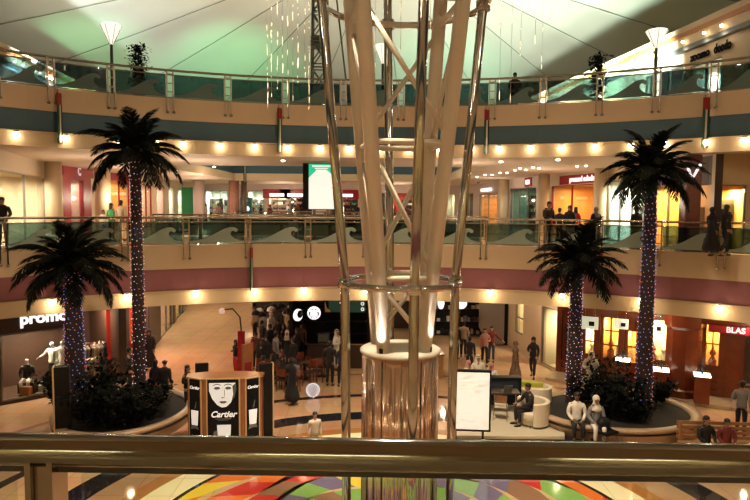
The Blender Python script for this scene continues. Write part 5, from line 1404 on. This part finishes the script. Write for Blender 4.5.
for i, px in enumerate((212, 222, 255, 277, 297, 303, 340, 352, 378, 410, 440)):
    S_('shelf in the far row of shops, %s' % ('left of the far red pillar' if px < 230 else 'beside the far white shop' if px < 265 else 'in the far red shops left of the screen' if px < 310 else 'in the far shops behind the tower'), (FA, FB), px, 1.6, zf, (0, 13.4), 20 + i, h_=2.2, w_=1.4, m=M['dark'] if 290 < px < 420 else None)['group'] = 'far shop shelves ' + ('a' if px < 230 else 'b' if px < 265 else 'c' if px < 310 else 'd')
# picture-like display frames in the amber windows
def display_frame(label, wall, px, z, w_, h_, c, dep=.8, inner='pale'):
    loc, rz = on_wall(wall[0], wall[1], px, z, dep, c)
    root = thing('window_display', label, 'display', loc, rz)
    MB().box((0, .03, 0), (w_, .05, h_)).build('frame', M['pier'], root, bevel=.01); MB().box((0, 0, 0), (w_ * .72, .03, h_ * .76)).build('panel', C_[inner], root); MB().box((0, -.03, -.04), (w_ * .28, .03, h_ * .5)).build('exhibit', C_['black'], root)
    MB().box((0, .0, -h_ / 2 - (z - h_ / 2 - Z1) / 2 if z > 5.6 else -h_ / 2 - (z - h_ / 2) / 2 + .0), (w_ * .8, .12, max(.02, (z - h_ / 2 - (Z1 + .03 if z > 5.6 else .03))))).build('plinth', M['tub'], root)
display_frame('framed niche display in the amber window right of the tall right palm', RL[4:6], 671, 7.0, .62, 1.2, hc)
display_frame('wide framed display in the amber window behind the two women in black', RL[6:8], 735, 6.9, .8, 1.3, hc)
display_frame('small framed display in the amber window, left part, behind the two women in black', RL[6:8], 717, 6.8, .45, .9, hc)
# sparkly dark pillar
p = at_y(697, 200, 22.3)
root = thing('mosaic_pillar', 'dark pinkish sparkling pillar under the V-shaped sign', 'pillar', (p.x - .05, 22.7, Z1))
MB().box((0, 0, 1.75), (.55, .5, 3.5)).build('shaft', mat('mosaic_pink', (.20, .08, .09), .2, noise=.8, nscale=20), root, bevel=.03); MB().box((0, 0, .08), (.65, .6, .16)).build('base', M['dark'], root)
# free-standing columns of the middle floor
def column(label, px, yy, w_, m, z0=Z1, z1=ZC, rr_=None):
    p = at_y(px, 200, yy); root = thing('column', label, 'column', (p.x, yy, z0))
    MB().lathe([(w_ / 2, 0), (w_ / 2, z1 - z0 - .02)], 24).build('shaft', m, root); MB().lathe([(w_ / 2 + .06, 0), (w_ / 2 + .06, .2), (w_ / 2, .22)], 24).build('base', M['cream'], root)
M['marblecol'] = mat('pink_marble', (.42, .20, .14), .2, noise=.3, nscale=6)
column('pinkish marble column in the far hall, left one of the close pair', 234, 49.8, .8, M['marblecol']); column('darker marble column in the far hall, right one of the close pair', 244, 49.8, .45, mat('dark_marble', (.12, .08, .07), .2, noise=.3))
column('round cream column in the far hall left of the white-lit shop', 199, 49.8, .9, M['pierpink']); 
column('cream column between the cream window and the first red shop, far left', 54, 29.3, .75, M['pier']); column('cream column between the two red shops on the left', 103, 33.5, .8, M['pier'])
column('cream column between the peach-lit and green-grey shops', 503.5, 44.5, .75, M['pier']); column('cream column left of the orange shop with the red sign', 543.5, 36.7, .65, M['pier']); column('cream column right of the orange shop with the red sign', 600, 31.0, .60, M['pier'])
MB().box((gx(189, 50.8) , 50.8, (Z1 + 8.6) / 2), (.9, .2, 8.6 - Z1)).build('wall_green_panel', mat('green_panel', (.01, .16, .05), .4), None, kind='structure')
# teal kiosk among the far crowd
root = thing('teal_kiosk', 'small teal kiosk with a round white mark in the far hall', 'kiosk', (at_y(238, 205, 47.5).x, 50.6, Z1))
MB().box((0, 0, 1.1), (.9, .5, 2.2)).build('body', C_['teal'], root, bevel=.03); o = MB().lathe([(0, -.02), (.2, -.02), (.2, .02), (0, .02)], 20).build('round_mark', M['sigw'], root); o.matrix_local = Matrix.Translation((.1, -.28, 1.3)) @ Matrix.Rotation(PI / 2, 4, 'X')
# hall railings
for nm, lab, x0, x1, y, n in (('hall_railing', 'plain glass railing on the far side of the hall opening, middle floor', -11, 5.5, 49.1, 7), ('hall_railing', 'plain glass railing on the near side of the hall opening, middle floor', -11, 5.5, 30.9, 7)):
    root = thing(nm, lab, 'railing', (x0, y, Z1)); L_ = x1 - x0
    MB().tube([(0, 0, 1.1), (L_, 0, 1.1)], .04, 8).build('handrail', M['rail'], root); MB().tube([(0, 0, .92), (L_, 0, .92)], .02, 6).build('lower_rail', M['rail'], root)
    for k in range(n + 1): MB().box((L_ * k / n, 0, .55), (.16, .06, 1.1)).build('post', M['rail'], root)
    for k in range(n): MB().box((L_ * (k + .5) / n, 0, .5), (L_ / n - .25, .012, .8)).build('glass_panel', M['glass'], root)

# fashion shop at the far left: racks and mannequins
MN = mat('mannequin_white', (.72, .66, .60), .4)
def manq(label, px, yy, rz, z0=.13, **k):
    d = dict(skm=MN, hair='none', face=False, name='mannequin', cat='mannequin', detail=True); d.update(k)
    return person(label, (gx(px, yy), yy, z0), rz, **d)
manq('standing white mannequin in a dark skirt, left one of the shop window pair', 51, 23.9, -.25, top='white', low='black', h=1.75, arms=('out', 'down'))
manq('standing white mannequin in all pale clothes, right one of the shop window pair', 61, 23.9, .2, top='white', low='white', h=1.8, arms=('down', 'hip'))
box_ = thing('window_plinth', 'low dark block on which the seated mannequin sits', 'plinth', (gx(26, 23.0), 23.0, .14)); MB().box((0, 0, .21), (.6, .45, .42)).build('block', M['dark'], box_, bevel=.01)
manq('seated white mannequin in dark jacket and pale trousers, far left shop window', 25, 23.05, .25, z0=.13, legs='sit', top='black', low='white', arms=('lap', 'lap'))
root = thing('handbag', 'tan handbag on the shop window floor beside the seated mannequin', 'bag', (gx(22, 22.55), 22.62, .14)); MB().box((0, 0, .17), (.42, .2, .34)).build('body', mat('tan_leather', (.42, .14, .05), .5), root, bevel=.04); MB().tube([(-.12, 0, .33), (-.08, 0, .46), (.08, 0, .46), (.12, 0, .33)], .012, 6).build('handle', MATS['tan_leather'], root)
root = thing('handbag', 'small white handbag on the shop window floor between the mannequins', 'bag', (gx(38, 23.0), 23.1, .14)); MB().box((0, 0, .13), (.26, .12, .26)).build('body', C_['white'], root, bevel=.03); MB().tube([(-.08, 0, .25), (0, 0, .42), (.08, 0, .25)], .01, 6).build('handle', C_['white'], root)
rack('rack of dark clothes in the open entrance of the fashion shop, nearer one', gx(97, 25.3), 25.3, .9, 3, 0.02); rack('rack of mixed clothes deeper in the fashion shop entrance', gx(86, 25.6), 25.6, .2, 4, .02); rack('rack of pale and dark clothes beside the red-lit wall', gx(110, 26.2), 26.2, 1.2, 5, .02)
shelf_unit('low white-topped shelf unit inside the fashion shop entrance', gx(83, 24.7), 24.7, .2, 8, .02, w_=.8, h_=1.0)
# jewellers: pedestals, clock, hanging lanterns
M['banner'] = mat('banner_white', (.80, .85, .72), .4, emit=(.8, .9, .7), es=.55)
for i, (px, py, w_, h_, lab) in enumerate(((590, 323, .62, .50, 'white lit hanging sign with a dark mark, leftmost of four on the wooden shop fronts'), (621.5, 324, .50, .40, 'white lit hanging sign, second of four on the wooden shop fronts'), (657, 328, .42, .42, 'white lit hanging sign right of the tall palm trunk on the wooden shop front'), (690, 328, .42, .36, 'white lit hanging sign with a black square, rightmost of four on the wooden shop fronts'))):
    yy = 24.4 - (px - 590) * .013; p = at_y(px, py, yy)
    root = thing('hanging_sign', lab, 'sign', (p.x, yy, p.z), -.35)
    MB().box((0, 0, 0), (w_, .05, h_)).build('panel', M['banner'], root, bevel=.01); MB().box((.06, -.035, -.02), (w_ * .34, .02, h_ * .36)).build('dark_mark', M['black'], root)
    MB().tube([(-w_ * .3, 0, h_ / 2), (-w_ * .3, 0, 3.32 - p.z)], .01, 5).build('chain', M['rail'], root); MB().tube([(w_ * .3, 0, h_ / 2), (w_ * .3, 0, 3.32 - p.z)], .01, 5).build('chain', M['rail'], root)
M['lit'] = mat('case_light', (1, .95, .8), .4, emit=(1, .9, .7), es=4)
def pedestal(label, px, py_base, yy):
    x = gx(px, yy); root = thing('jewellery_pedestal', label, 'display case', (x, yy, .13), -.4, 'jewellery pedestals')
    MB().box((0, 0, .5), (.5, .5, 1.0)).build('plinth', M['wood'], root, bevel=.012); MB().box((0, 0, 1.02), (.54, .54, .05)).build('lit_tray', M['lit'], root)
    MB().box((0, 0, 1.27), (.48, .48, .44)).build('glass_case', M['clear'], root); MB().lathe([(.04, 1.05), (.02, 1.2), (.07, 1.28), (.05, 1.36), (0, 1.4)], 12).build('bust', C_['navy'], root)
pedestal('wooden pedestal with a lit glass case, behind the planter shrub', 625, 0, 24.6); pedestal('wooden pedestal with a lit glass case, in front of the large lit jewellery window', 664, 0, 23.1); pedestal('wooden pedestal with a lit glass case, right of the projecting wooden bay', 705.5, 0, 22.4)
# projecting octagonal bay
bx = gx(683, 23.6)
root = thing('wooden_bay', 'projecting polygonal rosewood bay with a round white clock between the jewellery windows', 'bay', (bx, 23.4, .13), -.35)
MB().lathe([(.62, 0), (.62, 3.1)], 8, smooth=False).build('body', M['wood'], root); MB().lathe([(.68, 0), (.68, .25), (.62, .3)], 8, smooth=False).build('base_moulding', M['wood'], root); MB().lathe([(.62, 2.55), (.70, 2.65), (.70, 3.1)], 8, smooth=False).build('cornice', M['wood'], root)
loc, rz = on_wall(GR[5], GR[6], 706, 1.95, -.08, hc)
root = thing('wall_clock', 'round white disc on the rosewood wall right of the projecting bay', 'clock', loc, rz)
o = MB().lathe([(0, -.03), (.22, -.03), (.22, .03), (0, .03)], 32).build('face', mat('disc_cream', (.70, .6, .45), .4, emit=(1, .8, .55), es=.25), root); o.matrix_local = Matrix.Rotation(PI / 2, 4, 'X')
o = MB().lathe([(.215, -.035), (.25, -.035), (.25, .03), (.215, .03)], 32).build('rim', M['wood'], root); o.matrix_local = Matrix.Rotation(PI / 2, 4, 'X')
# small framed goods in the windows of the wooden fronts
for i, (w, px, z, lab) in enumerate((((GR[4], GR[5]), 593, 1.35, 'jewellery bust in the first lit rosewood window'), ((GR[4], GR[5]), 612, 1.45, 'jewellery bust in the barred lit window, left part'), ((GR[4], GR[5]), 619, 1.45, 'jewellery bust in the barred lit window, right part'), ((GR[5], GR[6]), 657, 1.5, 'jewellery bust in the large lit window, left part'), ((GR[5], GR[6]), 668, 1.5, 'jewellery bust in the large lit window, right part'), ((GR[5], GR[6]), 719, 1.6, 'jewellery bust in the barred lit window near the right edge'))):
    loc, rz = on_wall(w[0], w[1], px, 0.02, .5, hc)
    root = thing('jewellery_bust', lab, 'display bust', (loc[0], loc[1], .02), rz)
    MB().lathe([(.14, 0), (.14, z - .25), (.10, z - .2), (.05, z - .1), (.12, z), (.09, z + .1), (.05, z + .16), (.04, z + .3), (0, z + .31)], 14).build('bust', C_['maroon' if i % 2 else 'pale'], root)
MB().add([(GR[3][0], GR[3][1] - .02, .02), (GR[4][0], GR[4][1] - .02, .02), (GR[4][0], GR[4][1] - .02, .03)], [(0, 1, 2)])

r_ = random.Random(21)
for i in range(16):
    px = 256 + i * 3.1; yy = 33 + r_.uniform(-2.5, 2.5); p = at_y(px, 300 + r_.uniform(4, 16), yy)
    if p.z > 3.2: p.z = 3.1
    wh = i % 4 == 1
    root = thing('hanging_lamp', 'white dome lamp hanging over the dark coffee seating area' if wh else 'dark dome lamp hanging over the dark coffee seating area', 'lamp', (p.x, yy, p.z), 0, 'white coffee lamps' if wh else 'dark coffee lamps')
    MB().lathe([(.24, -.12), (.20, .02), (.08, .10), (0, .11)], 12).build('shade', C_['white'] if wh else M['black'], root)
    MB().tube([(0, 0, .1), (0, 0, 3.74 - p.z)], .012, 5).build('cord', M['black'], root)

shelf_unit('tall dark display shelving behind the walkers right of the tower', gx(476, 34.5), 34.5, 0, 77, w_=2.6, h_=3.0, m=M['black'], pal=['black', 'grey', 'brown', 'beige'])
shelf_unit('tall dark display shelving right of the tower columns, beside the oval sign', gx(448, 34.6), 34.6, 0, 78, w_=1.4, h_=2.9, m=M['black'], pal=['black', 'navy', 'white', 'maroon'])
# ================================================================== the crowd
G = 0.0
def P_(label, px, yy, rz=0, z=0.0, **k):
    x = at_y(px, 206 if z > 1 else 340, yy).x
    return person(label, (x, yy, z), rz, **k)
F1 = Z1 + .002; F2 = Z2 + .002
# top floor
P_('person in dark clothes standing alone behind the top railing, right of the tower', 512, 27.2, PI, F2, h=1.75, hair='short', arms=('bent', 'bent'), face=False)
# middle floor left
P_('man in dark shirt leaning on the railing at the far left edge, middle floor', 2, 21.9, .5, F1, h=1.78, top='black', low='navy', arms=('rail', 'rail'), lean=.15)
P_('woman with long dark hair in a green top, middle floor left of the palm trunk', 111, 27.2, 2.6, F1, h=1.62, women=True, top='green', low='black', hair='long', arms=('down', 'bent'))
P_('man in a pale grey shirt beside the woman in green, middle floor', 121, 27.0, 2.9, F1, h=1.74, top='beige', low='beige', arms=('down', 'down'))
P_('child in a pale top left of the woman in green, middle floor', 103, 27.8, .2, F1, h=1.32, top='pale', low='grey', hair='brownlong', women=True)
# far crowd in the hall
FC = [(199, 'pink', 'man in pale pink shirt, leftmost of the far hall crowd'), (206, 'pale', 'man in pale shirt, second from left in the far hall crowd'), (218, 'pink', 'man in pink shirt near the middle of the far hall crowd'), (226, 'white', 'person in white shirt just left of the far marble columns'), (251, 'black', 'person in black right of the far marble columns'), (261, 'black', 'person in black in front of the far red shop'), (270, 'maroon', 'person in dark red in front of the far red shop'), (288, 'grey', 'person in grey left of the big screen in the far hall'), (298, 'brown', 'person in brown just left of the big screen in the far hall'), (357, 'navy', 'person in navy in the far hall seen left of the white columns'), (395, 'maroon', 'person in dark red in the far hall seen between the tower columns'), (404, 'black', 'person in black in the far hall seen between the tower columns')]
for i, (px, c, lab) in enumerate(FC):
    P_(lab, px, 52.0 + (i * 37 % 5) * .6, (i * 1.7) % 6.28, F1, h=1.62 + .03 * (i % 5), top=c, low='black' if i % 2 else 'grey', face=False, detail=False, group=None)
# middle floor right
P_('man in dark shirt leaning on the railing right of the cream column, middle floor', 548, 25.0, .3, F1, h=1.80, top='black', low='brown', arms=('rail', 'down'), lean=.12)
P_('young person in dark clothes next to the leaning man, middle floor right', 560, 26.4, 2.4, F1, h=1.55, top='navy', low='black', face=False)
P_('woman in black headscarf with dark coat in front of the orange shop, middle floor', 570, 26.0, -.6, F1, h=1.66, dress='black', women=True, hair='hijab')
P_('person in a bright red top in front of the orange shop, middle floor', 576, 27.0, 2.8, F1, h=1.60, women=True, top='red', low='black', hair='long', face=False)
P_('woman in a black robe and pale scarf beside the column, middle floor right', 596.5, 24.6, .3, F1, h=1.60, dress='black', women=True, hair='hijab_grey')
P_('woman in black left of the tall right palm trunk, middle floor', 637, 23.6, .2, F1, h=1.62, dress='black', women=True, hair='hijab')
P_('person in a red top right of the tall right palm trunk, middle floor', 655, 23.9, 1.0, F1, h=1.58, women=True, top='red', low='black', hair='long')
P_('woman in a long black robe, left of the pair at the middle floor right end', 713, 20.9, 1.9, F1, h=1.62, dress='black', women=True, hair='hijab', legs='walk', arms=('swing', 'swingf'))
P_('woman with full dark hair, right of the pair at the middle floor right end', 727, 20.8, 1.9, F1, h=1.70, women=True, top='black', low='black', hair='long', legs='walk', arms=('swing', 'swingf'))
# ground floor left
P_('man in dark coat standing behind the left planter, near the palm trunk', 129, 23.3, 2.0, h=1.78, top='black', low='black', arms=('bent', 'down'))
P_('person in black in front of the red shop wall behind the tall left palm', 149, 26.8, .3, h=1.75, dress='black', women=True, hair='hijab')
P_('slim red-dressed person in front of the red wall at the left', 133, 25.9, .1, h=1.75, women=True, dress='red', hair='bun')
o = P_('person in dark coat with shopping bag, left of the close pair beside the left planter', 155, 21.9, 2.9, h=1.66, women=True, top='black', low='black', hair='long', legs='walk'); 
o = P_('person in dark jacket with a red bag, right of the pair beside the left planter', 164, 21.8, 3.0, h=1.68, top='black', low='denim', hair='cap', legs='walk')
bag(o, C_['red'], (.30, -.02, .72), (.10, .28, .28)); 
P_('woman with dark hair in black standing behind the left end of the poster kiosk', 187, 21.2, 1.2, h=1.66, women=True, top='black', low='black', hair='long', arms=('bent', 'bent'))
P_('child in a black top and red leggings standing at the corridor edge', 235.5, 26.3, -.8, h=1.45, women=True, top='black', low='red', hair='long', arms=('bent', 'down'))
# coffee shop crowd
CR = [(256, 27.0, 'maroon', 'short', 'person in dark red, leftmost of the coffee shop crowd'), (262, 29.5, 'black', 'short', 'person in black at the back left of the coffee shop crowd'), (271, 31.5, 'white', 'ghutra', 'man in white headdress at the back of the coffee shop crowd'),
      (266, 26.2, 'black', 'hijab', 'woman in black headscarf at the front left of the coffee shop crowd'), (276, 26.6, 'grey', 'short', 'man in a grey shirt standing in the coffee shop crowd'), (284, 29.0, 'black', 'long', 'woman in black in the middle of the coffee shop crowd'),
      (287, 27.2, 'black', 'hijab_white', 'woman in black with white scarf in the coffee shop crowd'), (294, 30.8, 'navy', 'short', 'man in navy at the back of the coffee shop crowd'), (293, 25.8, 'black', 'short', 'man in black at the right front of the coffee shop crowd'), (301, 28.8, 'brown', 'short', 'man in brown left of the coffee counter'),
      (281, 33.2, 'black', 'hijab', 'woman in black far back behind the coffee tables'), (255, 33.5, 'beige', 'short', 'person in beige far back at the left of the coffee crowd'), (299, 33.4, 'black', 'short', 'person in black far back right of the coffee crowd')]
CR += [(259, 25.6, 'black', 'long', 'woman with long hair in black standing left of the coffee tables'), (270, 28.4, 'navy', 'short', 'man in navy in the middle of the coffee shop crowd'), (278, 30.2, 'black', 'short', 'man in black at the back middle of the coffee shop crowd'), (290, 29.6, 'black', 'hijab', 'woman in black headscarf in the middle right of the coffee crowd'),
       (297, 27.4, 'black', 'long', 'woman in black with long hair beside the dark coffee shop wall'), (264, 32.0, 'grey', 'short', 'man in grey at the back of the coffee shop crowd'), (288, 32.2, 'beige', 'short', 'man in beige at the back of the coffee shop crowd'), (303, 30.6, 'maroon', 'short', 'person in dark red at the back right of the coffee crowd')]
for i, (px, yy, c, hr, lab) in enumerate(CR):
    kw = dict(dress='black', women=True) if hr.startswith('hijab') else (dict(dress='white') if hr == 'ghutra' else dict(top=c, low='black', women=(hr == 'long')))
    P_(lab, px, yy, (i * 2.1) % 6.28, h=1.62 + (i * 7 % 5) * .035, hair=hr, **kw)
for px, yy, rz, c, lab in ((263, 24.3, 2.6, 'maroon', 'seated person in dark red at the leftmost coffee table'), (273, 24.6, 3.6, 'black', 'seated person in black at the leftmost coffee table'), (283, 23.9, 2.8, 'black', 'seated person in black at the front coffee table'), (294, 23.9, 3.5, 'grey', 'seated person in grey at the front coffee table')):
    x = gx(px, yy)
    ch_ = dup(cc, (x, yy + .0, 0), rz, 'dark wooden chair carrying a ' + lab, None)
    person(lab, (x, yy, 0), rz, legs='sit', top=c, low='black', arms=('lap', 'lap'), h=1.68, hair='short' if c != 'black' else 'long', skin_='tan')
P_('woman in a long black robe walking alone across the middle of the floor', 292, 22.2, 2.3, h=1.70, dress='black', women=True, hair='hijab', legs='walk', arms=('down', 'bent'))
P_('man in black top and dark shorts standing left of the left chrome pole', 330, 24.6, 2.9, h=1.80, top='black', low='black', hair='short', arms=('bent', 'bent'))
P_('slim woman in dark leggings standing behind the left chrome pole', 341.5, 24.5, 3.2, h=1.70, women=True, top='navy', low='black', hair='long')
P_('man in white robe and white headdress at the coffee counter', 337, 27.0, 1.2, h=1.78, dress='white', hair='ghutra', arms=('bent', 'bent'))
x = at_z(315, 462, 0)
P_('child in a pale top standing just above the near handrail, left of the tower base', 315, 17.4, .4, h=1.33, top='pale', low='beige', hair='short', skin_='light')
# right of the tower
P_('person in a striped pale shirt right of the tower, back turned', 463.5, 29.5, 3.0, h=1.72, top='stripe', low='black', face=False)
P_('person in black beside the one in a striped shirt', 456, 29.2, 2.5, h=1.70, top='black', low='black', face=False)
P_('short person in black in front of the striped shirt', 470, 26.6, 2.8, h=1.60, top='black', low='black', face=False)
P_('woman with long brown hair in a pale orange top, walking, right of the tower', 485, 28.0, -.1, h=1.70, women=True, top='pink', low='black', hair='brownlong', legs='walk', skin_='light', arms=('down', 'bent'))
P_('woman with brown hair in dark clothes just behind the one in the pale orange top', 491.5, 28.6, -.3, h=1.68, women=True, top='maroon', low='denim', hair='brownlong', skin_='light', arms=('down', 'out'))
P_('woman wrapped in a brown patterned robe walking right of the tower', 516, 25.3, 1.4, h=1.70, dress='pattern', women=True, hair='hijab_pattern', legs='walk')
P_('woman in black headscarf and dark trousers walking beside the cream wall', 533.5, 26.0, -.4, h=1.72, women=True, top='black', low='black', hair='hijab', legs='walk', arms=('bent', 'swing'))
P_('man in white robe and headdress in the group behind the white light box', 478.5, 22.8, .2, h=1.70, dress='white', hair='ghutra', arms=('bent', 'down'))
P_('man in pinkish checked headdress, left of the white-robed man', 469, 22.6, .6, h=1.55, dress='white', hair='ghutra_pink')
P_('man in pinkish checked headdress, right of the white-robed man', 492, 22.4, -.5, h=1.50, dress='white', hair='ghutra_pink')
person('man in black sitting in the cream tub armchair at the laptop', (gx(533, 20.0) , 20.0, .11), R(-75), legs='sit', top='black', low='black', arms=('rail', 'rail'), h=1.80, lean=.15)
P_('man in white robe and headdress standing behind the short right palm', 592, 23.2, -.3, h=1.78, dress='white', hair='ghutra', arms=('bent', 'down'))
person('seated man in a white shirt and dark trousers on the right planter edge', (gx(580, 19.05), 19.05, .05), -.15, legs='sit', top='white', low='black', arms=('lap', 'lap'), h=1.86, skin_='brown')
person('seated woman in a white headscarf and grey jacket on the right planter edge', (gx(599.5, 18.8), 18.8, .05), -.05, legs='sit', women=True, top='grey', low='white', hair='hijab_white', arms=('lap', 'lap'), h=1.84)
person('seated person with black hair in dark top on the slatted bench', (gx(712, 17.45), 17.45, 0), .1, legs='sit', top='black', low='black', arms=('lap', 'lap'), h=1.70)
person('seated child with black hair in a dark red top on the slatted bench', (gx(733, 17.45), 17.45, 0), -.2, legs='sit', top='maroon', low='black', arms=('lap', 'lap'), h=1.60)
P_('man in a grey shirt standing at the right edge beside the bench', 745, 19.4, 2.4, h=1.75, top='grey', low='black', arms=('down', 'bent'))
bpy.data.scenes.remove(TS)
# ------------------------------------------------------------------ world and look
w = bpy.data.worlds.new('world'); SC.world = w; w.use_nodes = True
w.node_tree.nodes['Background'].inputs[0].default_value = (1, .72, .45, 1)
w.node_tree.nodes['Background'].inputs[1].default_value = .05
SC.view_settings.view_transform = 'Standard'; SC.view_settings.look = 'None'
SC.view_settings.exposure = -0.2; SC.view_settings.gamma = 1
SC.cycles.max_bounces = 7; SC.cycles.transparent_max_bounces = 16
SC.cycles.diffuse_bounces = 3; SC.cycles.glossy_bounces = 4
SC.cycles.caustics_reflective = False; SC.cycles.caustics_refractive = False
SC.cycles.sample_clamp_indirect = 4
